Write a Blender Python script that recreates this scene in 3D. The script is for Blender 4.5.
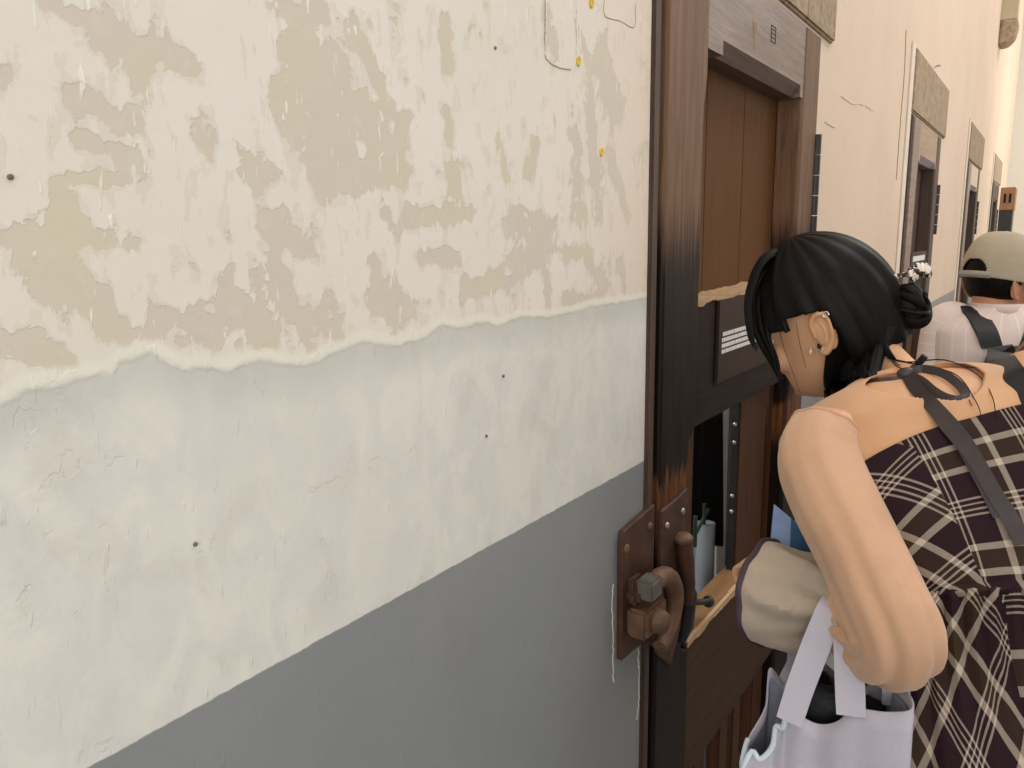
import bpy, bmesh, math, random
import numpy as np
from mathutils import Matrix, Vector
random.seed(7); rng = np.random.default_rng(7)
for o in list(bpy.data.objects): bpy.data.objects.remove(o)
S = bpy.context.scene
COL = S.collection

# ------------------------------------------------------------------ camera
FOC = 770.0
CAM = np.array([0.55, 0.0, 1.55])
MW = np.array([[0.8219339359708084, -0.0916503813140897, 0.5621608422013373],
               [0.5693959914717397, 0.15749027883364458, -0.8068364251623841],
               [-0.014588001763415629, 0.9832583687301536, 0.1816319644959768]])   # rows: world axes in camera space
cd = bpy.data.cameras.new('camera'); cam = bpy.data.objects.new('camera', cd); COL.objects.link(cam)
cd.sensor_width = 36; cd.lens = FOC / 1024 * 36; cd.clip_start = 0.02
cam.matrix_world = Matrix([[*MW[0], CAM[0]], [*MW[1], CAM[1]], [*MW[2], CAM[2]], [0, 0, 0, 1]])
S.camera = cam

# ------------------------------------------------------------------ world, lights, exposure
W = bpy.data.worlds.new('sky'); S.world = W; W.use_nodes = True
bg = W.node_tree.nodes['Background']; bg.inputs[0].default_value = (0.93, 0.97, 1.0, 1); bg.inputs[1].default_value = 1.0
S.view_settings.view_transform = 'Standard'; S.view_settings.look = 'None'
S.view_settings.gamma = 1; S.view_settings.use_curve_mapping = False
S.view_settings.exposure = -0.85
def area(name, loc, aim, sx, sy, energy, col):
    l = bpy.data.lights.new(name, 'AREA'); l.shape = 'RECTANGLE'; l.size = sx; l.size_y = sy; l.energy = energy; l.color = col
    o = bpy.data.objects.new(name, l); COL.objects.link(o); o.location = loc
    o.rotation_euler = (Vector(aim) - Vector(loc)).to_track_quat('-Z', 'Y').to_euler()
    return o
# daylight: a long roof light over the corridor, window bays in the right-hand wall; fills added behind and at the far end
area('roof_light', (1.35, 5.0, 4.9), (1.15, 5.0, 0), 14.0, 1.3, 310, (1.0, 0.965, 0.93))
area('window_light_near', (2.42, -0.3, 1.9), (0, 0.4, 1.2), 2.0, 1.7, 24, (0.93, 0.97, 1.0))
area('window_light_behind', (1.55, -2.85, 1.9), (0.4, 1.0, 1.1), 1.5, 1.9, 72, (0.95, 0.98, 1.0))  # unseen window source added behind the camera to brighten the left wall
area('window_light_far', (2.42, 4.6, 2.5), (0, 4.4, 1.5), 2.4, 1.7, 40, (1.0, 0.97, 0.93))
area('window_light_end', (2.42, 10.0, 2.6), (0, 11.0, 1.7), 2.4, 1.9, 110, (1.0, 0.96, 0.9))  # source added in the side wall to brighten the far end

area('cell_light', (-1.3, 1.0, 1.9), (-.2, 1.9, 1.0), .8, .8, 45, (0.95, 0.97, 1.0))   # added lamp in the cell, brightens the pipe and the pale strip

# ------------------------------------------------------------------ helpers
def P(px, py, D):
    w = MW @ np.array([px - 512, -(py - 384), -FOC]); return CAM + w * (D / FOC)
def wallpt(px, py, x0=0.0):
    w = MW @ np.array([px - 512, -(py - 384), -FOC]); return CAM + w * ((x0 - CAM[0]) / w[0])
def unit(v): v = np.asarray(v, float); return v / (np.linalg.norm(v) + 1e-12)
def az(a): a = math.radians(a); return np.array([-math.sin(a), math.cos(a), 0]), np.array([math.cos(a), math.sin(a), 0])
UP = np.array([0, 0, 1.0])
def lin(r, g, b):
    f = lambda c: (c / 255 / 12.92) if c / 255 <= 0.04045 else ((c / 255 + 0.055) / 1.055) ** 2.4
    return (f(r), f(g), f(b), 1)
def catmull(pts, n):
    pts = np.asarray(pts, float); m = len(pts)
    p = np.vstack([2 * pts[0] - pts[1], pts, 2 * pts[-1] - pts[-2]])
    out = []
    for t in np.linspace(0, m - 1 - 1e-9, n):
        i = int(t); u = t - i; a, b, c, d = p[i], p[i + 1], p[i + 2], p[i + 3]
        out.append(0.5 * (2 * b + (c - a) * u + (2 * a - 5 * b + 4 * c - d) * u * u + (3 * b - a - 3 * c + d) * u ** 3))
    return np.array(out)
def catmull_closed(pts, n):
    pts = np.asarray(pts, float); m = len(pts); out = []
    for t in np.arange(n) * m / n:
        i = int(t); u = t - i; a, b, c, d = pts[(i - 1) % m], pts[i % m], pts[(i + 1) % m], pts[(i + 2) % m]
        out.append(0.5 * (2 * b + (c - a) * u + (2 * a - 5 * b + 4 * c - d) * u * u + (3 * b - a - 3 * c + d) * u ** 3))
    return np.array(out)
class MB:
    def __init__(s): s.v = []; s.f = []; s.uv = {}
    def add(s, v, f):
        o = len(s.v); s.v += [tuple(map(float, p)) for p in v]; s.f += [tuple(i + o for i in q) for q in f]; return o
    def loft(s, rings, cap0=True, cap1=True, closed=True):
        rings = [np.asarray(r) for r in rings]; n = len(rings[0]); o = len(s.v)
        for r in rings: s.v += [tuple(map(float, p)) for p in r]
        for i in range(len(rings) - 1):
            for j in range(n if closed else n - 1):
                k = (j + 1) % n
                s.f.append((o + i * n + j, o + i * n + k, o + (i + 1) * n + k, o + (i + 1) * n + j))
        if cap0:
            c = len(s.v); s.v.append(tuple(rings[0].mean(0))); s.f += [(c, o + (j + 1) % n, o + j) for j in range(n)]
        if cap1:
            b = o + (len(rings) - 1) * n; c = len(s.v); s.v.append(tuple(rings[-1].mean(0))); s.f += [(c, b + j, b + (j + 1) % n) for j in range(n)]
        return o
    def box(s, x0, x1, y0, y1, z0, z1, bev=0.0):
        bm = bmesh.new(); bmesh.ops.create_cube(bm, size=1)
        for v in bm.verts: v.co = Vector(((x0 + x1) / 2 + v.co.x * (x1 - x0), (y0 + y1) / 2 + v.co.y * (y1 - y0), (z0 + z1) / 2 + v.co.z * (z1 - z0)))
        if bev: bmesh.ops.bevel(bm, geom=bm.edges[:], offset=bev, segments=2, affect='EDGES', clamp_overlap=True)
        bm.verts.index_update(); s.add([v.co for v in bm.verts], [[v.index for v in f.verts] for f in bm.faces]); bm.free()
    def prism(s, poly, axis, a, b):
        """poly: 2-D outline in the two remaining axes, extruded along axis from a to b"""
        n = len(poly)
        def mk(t, p): q = list(p); q.insert(axis, t); return q
        v = [mk(a, p) for p in poly] + [mk(b, p) for p in poly]
        s.add(v, [tuple(range(n))[::-1], tuple(range(n, 2 * n))] + [(i, (i + 1) % n, n + (i + 1) % n, n + i) for i in range(n)])
    def tube(s, path, rad, n=10, flat=1.0, cap=True, up=None):
        path = np.asarray(path, float); m = len(path)
        rad = np.full(m, rad) if np.isscalar(rad) else np.interp(np.linspace(0, 1, m), np.linspace(0, 1, len(rad)), rad)
        s.loft(tube_rings(path, rad, n, flat, up), cap, cap)
    def ellipsoid(s, c, axes, n=20, m=12):
        c = np.asarray(c); X, Y, Z = [np.asarray(a) for a in axes]; rings = []
        for i in range(1, m):
            t = math.pi * i / m
            rings.append([c - Z * math.cos(t) + math.sin(t) * (X * math.cos(q) + Y * math.sin(q)) for q in np.arange(n) * 2 * math.pi / n])
        o = len(s.v); s.loft(rings, True, True)
        return o
    def build(s, name, mat=None, parent=None, smooth=True, uv=None, sharp=38, luv=None):
        me = bpy.data.meshes.new(name); me.from_pydata(s.v, [], s.f); me.validate()
        bm = bmesh.new(); bm.from_mesh(me); bmesh.ops.recalc_face_normals(bm, faces=bm.faces); bm.to_mesh(me); bm.free()
        if smooth:
            me.polygons.foreach_set('use_smooth', [True] * len(me.polygons)); me.set_sharp_from_angle(angle=math.radians(sharp))
        if uv is not None:
            ul = me.uv_layers.new(name='UVMap')
            for l in me.loops: ul.data[l.index].uv = uv[l.vertex_index]
        if luv is not None:   # one set of uv per panel, chosen face by face
            ul = me.uv_layers.new(name='UVMap')
            for pf in me.polygons:
                k = luv[0]([l for l in pf.vertices])
                for li, vi in zip(pf.loop_indices, pf.vertices): ul.data[li].uv = luv[1 + k][vi]
        if mat: me.materials.append(mat)
        return link(name, me, parent)
def tube_rings(path, rad, n, flat=1.0, up=None):
    m = len(path); T = np.gradient(path, axis=0); rings = []
    a = np.cross(T[0], up if up is not None else (UP if abs(unit(T[0])[2]) < 0.9 else np.array([1, 0, 0]))); a = unit(a)
    for i in range(m):
        t = unit(T[i])
        if up is not None: a = unit(np.cross(t, up))
        a = unit(a - t * np.dot(a, t)); b = np.cross(t, a)
        rings.append([path[i] + rad[i] * (a * math.cos(q) + b * flat * math.sin(q)) for q in np.arange(n) * 2 * math.pi / n])
    return rings
def link(name, me, parent=None):
    o = bpy.data.objects.new(name, me); COL.objects.link(o)
    if parent is not None: setpar(o, parent)
    return o
def setpar(o, p):
    o.parent = p; o.matrix_parent_inverse = Matrix.Translation(-(p.location if p.parent is None else Vector((0, 0, 0))))   # meshes are written in world space
def tag(o, label=None, cat=None, group=None, kind=None):
    if label: o['label'] = label
    if cat: o['category'] = cat
    if group: o['group'] = group
    if kind: o['kind'] = kind
    return o
def thing(name, loc, label=None, cat=None, group=None, kind=None):
    o = bpy.data.objects.new(name, None); COL.objects.link(o); o.location = [float(c) for c in loc]; o.empty_display_size = 0.1
    return tag(o, label, cat, group, kind)
def modded(o, *mods):
    """apply modifiers (type, settings) without operators"""
    for t, kw in mods:
        m = o.modifiers.new(t.lower(), t)
        for k, v in kw.items(): setattr(m, k, v)
    dg = bpy.context.evaluated_depsgraph_get(); dg.update()
    me = bpy.data.meshes.new_from_object(o.evaluated_get(dg), depsgraph=dg)
    o.modifiers.clear(); old = o.data; o.data = me; me.name = o.name
    bpy.data.meshes.remove(old)
    return o
def soft(o, thick=None, sub=0):
    if thick: m = o.modifiers.new('thickness', 'SOLIDIFY'); m.thickness = thick; m.offset = 0
    if sub: m = o.modifiers.new('round', 'SUBSURF'); m.levels = sub; m.render_levels = sub
    return o

# ------------------------------------------------------------------ materials
class NT:
    def __init__(s, name):
        s.m = bpy.data.materials.new(name); s.m.use_nodes = True; s.t = s.m.node_tree; s.p = s.t.nodes['Principled BSDF']
        s.out = s.t.nodes['Material Output']
    def n(s, typ, ins=None, **kw):
        x = s.t.nodes.new('ShaderNode' + typ)
        for k, v in kw.items(): setattr(x, k, v)
        for k, v in (ins or {}).items(): s.put(x.inputs[k], v)
        return x
    def put(s, sock, v):
        if isinstance(v, bpy.types.NodeSocket): s.t.links.new(v, sock)
        elif isinstance(v, bpy.types.Node): s.t.links.new(v.outputs[0], sock)
        else: sock.default_value = v
    def math(s, op, a, b=0.0, c=0.0, clamp=False): return s.n('Math', {0: a, 1: b, 2: c}, operation=op, use_clamp=clamp).outputs[0]
    def mix(s, f, a, b, bt='MIX'):
        x = s.n('Mix', data_type='RGBA', blend_type=bt); s.put(x.inputs[0], f); s.put(x.inputs[6], a); s.put(x.inputs[7], b); return x.outputs[2]
    def step(s, v, lo, hi):
        x = s.n('MapRange', {0: v, 1: lo, 2: hi, 3: 0.0, 4: 1.0}, interpolation_type='SMOOTHSTEP'); return x.outputs[0]
    def obj(s): return s.n('TexCoord').outputs['Object']
    def noise(s, vec, scale, detail=4, rough=0.55, dist=0.0, sc=None):
        if sc is not None: vec = s.n('Mapping', {0: vec, 3: sc}).outputs[0]
        return s.n('TexNoise', {'Vector': vec, 'Scale': scale, 'Detail': detail, 'Roughness': rough, 'Distortion': dist}).outputs[0]
    def bump(s, h, strength=0.3, dist=0.01, normal=None):
        ins = {'Height': h, 'Strength': strength, 'Distance': dist}
        if normal is not None: ins['Normal'] = normal
        return s.n('Bump', ins).outputs[0]
    def set(s, **kw):
        for k, v in kw.items(): s.put(s.p.inputs[k.replace('_', ' ')], v)
        return s.m
def plain(name, col, rough=0.6, var=0.15, scale=30, bump=0.0, metal=0.0, spec=0.5, sc=None, bscale=None, sheen=0.0):
    t = NT(name); c = t.obj(); f = t.noise(c, scale, 5, sc=sc)
    a = tuple(x * (1 - var) for x in col[:3]) + (1,); b = tuple(min(1, x * (1 + var)) for x in col[:3]) + (1,)
    t.set(Base_Color=t.mix(t.step(f, 0.3, 0.7), a, b), Roughness=rough, Metallic=metal, Specular_IOR_Level=spec)
    if sheen: t.set(Sheen_Weight=sheen)
    if bump: t.set(Normal=t.bump(t.noise(c, bscale or scale * 2, 6, sc=sc), bump, 0.004))
    return t.m
def wall_mat():
    t = NT('old_painted_plaster'); c = t.obj()
    peel = t.n('Attribute', attribute_name='peel').outputs['Fac']; zone = t.n('Attribute', attribute_name='zone').outputs['Fac']
    n1 = t.noise(c, 11, 7, 0.62, 0.3); n2 = t.noise(c, 42, 6, 0.6, 0.4); n3 = t.noise(c, 2.3, 4); n4 = t.noise(c, 130, 4)
    ns = t.noise(c, 22, 6, 0.65, 0.8, sc=(1, 1, 0.6)); nk = t.noise(c, 34, 3, 0.5, 1.2, sc=(1, 1.5, 0.5))
    # upper zone: cream coat with flaked patches showing the beige coat below
    d = t.math('ADD', peel, t.math('MULTIPLY', t.math('SUBTRACT', n1, 0.5), 1.9))
    d = t.math('ADD', d, t.math('MULTIPLY', t.math('SUBTRACT', n2, 0.5), 2.0))
    d = t.math('ADD', d, t.math('MULTIPLY', t.math('SUBTRACT', nk, 0.5), 1.0))
    flake = t.step(d, 0.46, 0.56)
    cream = t.mix(t.step(n3, 0.35, 0.65), lin(231, 224, 215), lin(226, 220, 207))
    yy = t.n('SeparateXYZ', {0: c}).outputs[1]
    warm = t.mix(t.step(n3, 0.3, 0.7), lin(222, 199, 178), lin(226, 206, 184))   # cream turns warmer further along the wall
    cream = t.mix(t.step(yy, 0.75, 1.5), cream, warm)
    beige = t.mix(t.step(t.noise(c, 5, 3), 0.38, 0.62), lin(211, 200, 187), lin(211, 202, 180))
    beige = t.mix(t.step(n2, 0.58, 0.75), beige, lin(214, 207, 194))
    half = t.math('MULTIPLY', t.step(t.math('ADD', d, t.math('MULTIPLY', t.math('SUBTRACT', nk, 0.5), 1.2)), 0.27, 0.36), 0.38)   # half-worn coat round the patches
    up = t.mix(flake, t.mix(half, cream, beige), beige)
    # thin pale scrape marks
    v1 = t.noise(t.n('Mapping', {0: c, 2: (0.6, 0, 0), 3: (1, 5.0, 1)}).outputs[0], 26, 2, 0.5, 0.3); v2 = t.noise(t.n('Mapping', {0: c, 2: (-0.9, 0, 0), 3: (1, 6.0, 1)}).outputs[0], 22, 2, 0.5, 0.4)
    scr = t.math('MULTIPLY', t.math('MAXIMUM', t.step(v1, 0.68, 0.73), t.step(v2, 0.69, 0.75)), t.step(t.noise(c, 9, 2), 0.40, 0.5))
    up = t.mix(t.math('MULTIPLY', scr, 0.75), up, lin(240, 237, 226))
    # lower zone: greyer old distemper
    low = t.mix(t.step(ns, 0.32, 0.68), lin(215, 213, 206), lin(226, 223, 213))
    low = t.mix(t.math('MULTIPLY', t.step(n1, 0.52, 0.66), 0.5), low, lin(208, 204, 193))
    low = t.mix(t.math('MULTIPLY', t.step(t.noise(c, 3.4, 3), 0.5, 0.62), 0.5), low, lin(218, 215, 206))
    zj = t.math('ADD', zone, t.math('MULTIPLY', t.math('SUBTRACT', n2, 0.5), 0.012))
    rim_lo = t.math('MULTIPLY', t.step(zj, -0.05, -0.002), 0.55)
    low = t.mix(rim_lo, low, lin(190, 190, 182))
    rim_hi = t.math('MULTIPLY', t.math('SUBTRACT', 1.0, t.step(zj, 0.007, 0.014)), 0.9)
    up = t.mix(rim_hi, up, lin(232, 228, 214))
    col = t.mix(t.step(zj, -0.002, 0.002), low, up)
    # grey dado
    z = t.n('SeparateXYZ', {0: c}).outputs[2]
    edge = t.math('ADD', z, t.math('MULTIPLY', t.math('SUBTRACT', t.noise(c, 60, 3), 0.5), 0.004))
    grey = t.mix(t.step(n3, 0.35, 0.7), lin(137, 140, 142), lin(145, 146, 145))
    grey = t.mix(t.math('MULTIPLY', t.step(t.noise(c, 4, 4, sc=(1, 1.6, 0.5)), 0.58, 0.75), 0.35), grey, lin(139, 131, 114))
    grey = t.mix(t.math('MULTIPLY', scr, 0.12), grey, lin(168, 170, 168))
    isg = t.math('SUBTRACT', 1.0, t.step(edge, 1.1725, 1.1745))
    col = t.mix(isg, col, grey)
    h = t.math('ADD', t.math('MULTIPLY', flake, -0.35), t.math('MULTIPLY', n2, 0.5))
    h = t.math('ADD', h, t.math('MULTIPLY', n1, 0.7)); h = t.math('ADD', h, t.math('MULTIPLY', scr, 0.5))
    h = t.math('ADD', h, t.math('MULTIPLY', t.step(zj, -0.004, 0.004), 0.5))
    rough = t.math('SUBTRACT', 0.62, t.math('MULTIPLY', isg, 0.2))
    return t.set(Base_Color=col, Roughness=rough, Specular_IOR_Level=0.3, Normal=t.bump(h, 0.35, 0.004))
def wood(name, a, b, sc=(14, 14, 0.9), rough=0.4, bump=0.25, stain=None, scale=5.0, spec=0.5):
    t = NT(name); c = t.obj()
    g = t.noise(c, scale, 6, 0.65, 0.6, sc=sc); g2 = t.noise(c, scale * 4, 4, 0.6, 0.2, sc=sc)
    col = t.mix(t.step(g, 0.3, 0.72), a, b)
    col = t.mix(t.math('MULTIPLY', t.step(g2, 0.55, 0.75), 0.4), col, tuple(x * 0.55 for x in a[:3]) + (1,))
    if stain:   # (z level, streak height, dark colour pair): a darker old varnish with a streaky edge
        z0, dz, d1, d2 = stain; z = t.n('SeparateXYZ', {0: c}).outputs[2]
        st = t.noise(c, 9, 3, 0.5, sc=(9, 9, 0.35))
        m = t.step(t.math('ADD', z, t.math('MULTIPLY', t.math('SUBTRACT', st, 0.5), dz)), z0 + 0.07, z0 - 0.07)
        dk = t.mix(t.step(g, 0.35, 0.7), d1, d2)
        raw = t.math('MULTIPLY', t.step(t.math('ADD', z, t.math('MULTIPLY', t.math('SUBTRACT', st, 0.5), 0.1)), 1.14, 1.115), t.step(z, 0.98, 1.06))
        dk = t.mix(raw, dk, t.mix(t.step(g, 0.35, 0.65), lin(62, 36, 20), lin(120, 74, 40)))
        col = t.mix(m, col, dk)
    t.set(Base_Color=col, Roughness=t.math('ADD', rough, t.math('MULTIPLY', g2, 0.15)), Specular_IOR_Level=spec,
          Normal=t.bump(t.math('ADD', g, t.math('MULTIPLY', g2, 0.6)), bump, 0.003))
    return t.m
def stone_mat():
    t = NT('dressed_granite'); c = t.obj(); n = t.noise(c, 45, 6, 0.7); s_ = t.noise(c, 18, 5, 0.6, 0.8, sc=(1, 3, 0.6))
    col = t.mix(t.step(n, 0.3, 0.7), lin(150, 130, 106), lin(184, 164, 138)); col = t.mix(t.math('MULTIPLY', t.step(s_, 0.55, 0.62), 0.7), col, lin(118, 98, 76))
    return t.set(Base_Color=col, Roughness=0.85, Normal=t.bump(t.math('ADD', n, s_), 0.7, 0.006))
def plaid_mat():
    t = NT('plaid_wool'); uv = t.n('UVMap').outputs[0]; sp = t.n('SeparateXYZ', {0: uv})
    def stripe(v):
        fr = t.math('FRACT', t.math('DIVIDE', v, 0.118))
        r = t.n('ValToRGB', {0: fr}); e = r.color_ramp; e.interpolation = 'CONSTANT'
        mar, bro, lig = (0.020, 0.0065, 0.010, 1), (0.042, 0.024, 0.012, 1), (0.50, 0.41, 0.32, 1)
        stops = [(0, mar), (0.03, lig), (0.095, bro), (0.27, lig), (0.335, mar)]
        for i in range(4): stops += [(0.60 + i * 0.052, lig), (0.618 + i * 0.052, mar)]
        e.elements[0].color = mar; e.elements[1].position = stops[1][0]; e.elements[1].color = stops[1][1]
        for p_, c_ in stops[2:]: x = e.elements.new(p_); x.color = c_
        return r.outputs[0]
    col = t.mix(0.5, stripe(sp.outputs[0]), stripe(sp.outputs[1]))
    n = t.noise(t.obj(), 300, 2)
    col = t.mix(0.5, col, t.mix(n, (0.6, 0.6, 0.6, 1), (1.1, 1.1, 1.1, 1)), 'MULTIPLY')
    return t.set(Base_Color=col, Roughness=0.85, Specular_IOR_Level=0.2, Normal=t.bump(t.noise(t.obj(), 14, 3), 0.3, 0.01))
def sheer_mat(name, col, alpha, fold=60):
    t = NT(name); c = t.obj(); n = t.noise(c, 12, 4, 0.5, 0.5)
    cc = t.mix(t.step(n, 0.3, 0.7), tuple(x * 0.86 for x in col[:3]) + (1,), col)
    lw = t.n('LayerWeight', {0: 0.35}).outputs[1]
    al = t.math('ADD', alpha, t.math('MULTIPLY', lw, 1 - alpha), clamp=True)
    return t.set(Base_Color=cc, Roughness=0.75, Alpha=al, Specular_IOR_Level=0.2, Sheen_Weight=0.25,
                 Normal=t.bump(t.noise(c, fold, 4, 0.6, 0.5), 0.25, 0.004))
def hair_mat():
    t = NT('black_hair'); c = t.n('UVMap').outputs[0]; n = t.noise(c, 60, 4, 0.6, 0.2, sc=(1, 0.06, 1))
    col = t.mix(t.step(n, 0.35, 0.7), lin(7, 5, 5), lin(17, 13, 11))
    return t.set(Base_Color=col, Roughness=0.5, Specular_IOR_Level=0.17, Normal=t.bump(n, 0.35, 0.003))
def skin_mat(name='skin', base=(216, 168, 130)):
    t = NT(name); c = t.obj(); n = t.noise(c, 35, 4)
    col = t.mix(t.step(n, 0.3, 0.7), lin(base[0], base[1], base[2]), lin(base[0] + 6, base[1] + 3, base[2]))
    return t.set(Base_Color=col, Roughness=0.5, Specular_IOR_Level=0.35, Subsurface_Weight=0.08, Subsurface_Radius=(0.012, 0.005, 0.003), Subsurface_Scale=1.0,
                 Normal=t.bump(t.noise(c, 250, 2), 0.08, 0.001))
M = {}
M['wall'] = wall_mat(); M['stone'] = stone_mat()
M['stile'] = wood('weathered_stile', lin(98, 70, 50), lin(124, 94, 71), stain=(1.56, 0.2, lin(20, 11, 8), lin(36, 21, 15)), rough=0.4, spec=.18)
M['rail'] = wood('greyed_rail', lin(98, 78, 68), lin(134, 112, 100), sc=(14, 0.9, 14), rough=0.28)
M['chamfer'] = wood('worn_chamfer', lin(82, 62, 54), lin(100, 78, 68), sc=(14, 0.9, 14), rough=0.45)
M['midrail'] = wood('dark_rail', lin(26, 18, 15), lin(40, 28, 23), sc=(14, 0.9, 14), rough=0.5, spec=.18)
M['panel'] = wood('brown_panel', lin(92, 60, 33), lin(100, 67, 38), rough=0.65, bump=0.08, spec=.2)
M['frame'] = wood('dark_frame', lin(62, 46, 36), lin(86, 66, 54), rough=0.5)
M['bar'] = wood('brown_bar', lin(62, 37, 20), lin(80, 50, 28), rough=0.5, spec=.25)
M['lowrail'] = wood('brown_rail', lin(56, 38, 25), lin(72, 50, 33), sc=(14, 0.9, 14), rough=0.55, spec=.25)
M['ledge'] = wood('worn_ledge', lin(112, 78, 44), lin(136, 98, 60), sc=(14, 0.9, 14), rough=0.55)
M['raw'] = wood('bare_pale_wood', lin(168, 136, 100), lin(196, 166, 130), sc=(10, 2, 10), rough=0.8, bump=0.6)
M['farrail'] = wood('sunny_rail', lin(160, 134, 112), lin(176, 150, 126), sc=(10, 1, 10), rough=0.45, bump=0.1)  # lighter brown top rail of the next door
M['palerail'] = wood('pale_rail', lin(216, 196, 176), lin(226, 208, 188), sc=(10, 1, 10), rough=0.6, bump=0.1)
M['greylip'] = plain('grey_lip_paint', lin(132, 124, 130), 0.5)
M['rust'] = plain('rusted_iron_plate', lin(76, 50, 36), 0.6, 0.28, 26, 0.4, 0.0, 0.4)
M['rust_light'] = plain('worn_iron', lin(112, 82, 62), 0.55, 0.22, 40, 0.4, 0.1)
M['iron_grey'] = plain('bare_iron', lin(112, 106, 100), 0.45, 0.25, 30, 0.3, 0.3)
M['black_iron'] = plain('black_iron', lin(34, 33, 34), 0.45, 0.2, 40, 0.2)
M['steel'] = plain('bright_rivet', lin(180, 172, 160), 0.35, 0.1, 40, 0.0, 0.8)
M['plaque'] = plain('brown_plaque', lin(54, 40, 34), 0.5, 0.06, 12, spec=.2)
M['letter'] = plain('white_lettering', lin(228, 226, 224), 0.6, 0.03, 20)
M['dark'] = plain('soot_dark', lin(22, 19, 18), 0.8, 0.2, 10)  # near-black; in rebates and cell closures it stands in for shade
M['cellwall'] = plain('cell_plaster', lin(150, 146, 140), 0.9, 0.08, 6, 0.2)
def pale_sheet_mat():
    t = NT('pale_linen'); t.set(Base_Color=lin(220, 216, 210), Roughness=0.9)
    tr = t.n('BsdfTranslucent', {0: lin(214, 208, 200)}); mx = t.n('MixShader', {0: 0.5, 1: t.p.outputs[0], 2: tr.outputs[0]}); t.t.links.new(mx.outputs[0], t.out.inputs[0]); return t.m
M['palecloth'] = pale_sheet_mat()  # translucent pale sheet, lets the cell lamp glow through
M['pipe'] = plain('grey_pipe', lin(150, 154, 158), 0.5, 0.05, 10)
M['green'] = plain('green_valve_paint', lin(44, 62, 48), 0.5, 0.2, 30)
M['floor'] = plain('worn_concrete', lin(134, 131, 128), 0.7, 0.1, 4, 0.15)
M['plain_wall'] = plain('cream_plaster', lin(224, 219, 212), 0.8, 0.03, 3, 0.1)
M['far_wall'] = plain('ivory_plaster', lin(238, 224, 202), 0.8, 0.03, 3, 0.1)
M['white_paint'] = plain('white_plaster_margin', lin(228, 216, 200), 0.8, 0.05, 20, 0.2)
M['olive'] = plain('pale_olive_paint', lin(190, 178, 148), 0.8, 0.04, 8)
M['yellow'] = plain('yellow_plastic', lin(214, 180, 30), 0.5, 0.1, 60)
M['tan'] = plain('tan_wood', lin(138, 100, 66), 0.5, 0.1, 20, sc=(1, 1, 0.2))
M['skin'] = skin_mat(); M['skin_m'] = skin_mat('skin_tanned', (196, 142, 112)); M['hair'] = hair_mat()
M['plaid'] = plaid_mat()
M['sleeve'] = sheer_mat('beige_chiffon', lin(212, 168, 135), 0.86)
M['cuff'] = sheer_mat('thin_beige_chiffon', lin(204, 186, 166), 0.62, 90)
M['mesh'] = sheer_mat('skin_tone_mesh', lin(222, 172, 130), 0.75)
M['ribbon'] = plain('charcoal_satin_ribbon', lin(58, 49, 48), 0.45, 0.12, 40, 0.1)
M['plum'] = plain('plum_trim', lin(64, 48, 56), 0.6)
M['black_cloth'] = plain('black_nylon', lin(24, 24, 27), 0.55, 0.15, 60, 0.2)
M['tote'] = plain('lilac_grey_canvas', lin(188, 182, 192), 0.85, 0.04, 14, 0.25, bscale=500)
M['tote_in'] = plain('blue_grey_lining', lin(150, 152, 168), 0.9)
M['blue_white'] = plain('pale_blue_piping', lin(206, 218, 224), 0.7, 0.05, 30)
M['paper_l'] = plain('pale_blue_print', lin(134, 160, 204), 0.5, 0.12, 22)
M['paper_d'] = plain('teal_blue_print', lin(38, 92, 140), 0.5, 0.1, 22)
M['cap'] = plain('beige_cotton_cap', lin(176, 162, 140), 0.9, 0.04, 30, 0.2, bscale=400)
M['capin'] = plain('cap_strap', lin(156, 152, 142), 0.8)
M['shoe'] = plain('black_leather', lin(28, 26, 26), 0.35)
M['trouser'] = plain('navy_cotton', lin(40, 44, 56), 0.85)
M['silver'] = plain('silver', lin(200, 196, 190), 0.2, 0.05, 20, 0.0, 1.0)
M['pearl'] = plain('pearl', lin(232, 210, 200), 0.25, 0.03, 20)
M['sole'] = plain('rubber_sole', lin(60, 58, 56), 0.8)
def shirt_mat():
    t = NT('pleated_white_shirt'); uv = t.n('UVMap').outputs[0]; u = t.n('SeparateXYZ', {0: uv}).outputs[0]
    fr = t.math('FRACT', t.math('DIVIDE', u, 0.03))
    line = t.step(fr, 0.8, 0.95)
    return t.set(Base_Color=t.mix(line, lin(226, 208, 200), lin(236, 222, 214)), Roughness=0.8, Specular_IOR_Level=0.2, Normal=t.bump(fr, 0.6, 0.004))
M['shirt'] = shirt_mat()
def spots_mat():
    t = NT('spotted_clip'); v = t.n('TexVoronoi', {'Vector': t.obj(), 'Scale': 170.0}).outputs[0]; n = t.noise(t.obj(), 120, 2)
    return t.set(Base_Color=t.mix(t.step(n, 0.47, 0.55), lin(226, 214, 200), lin(40, 28, 24)), Roughness=0.25)
M['spots'] = spots_mat()

# ------------------------------------------------------------------ the corridor shell
H = 5.0; Y0, Y1 = -3.0, 12.5; XR = 2.6; TW = 0.3; PER = 2.6
DY0, DY1, DZ = 1.186, 2.215, 2.06
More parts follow.
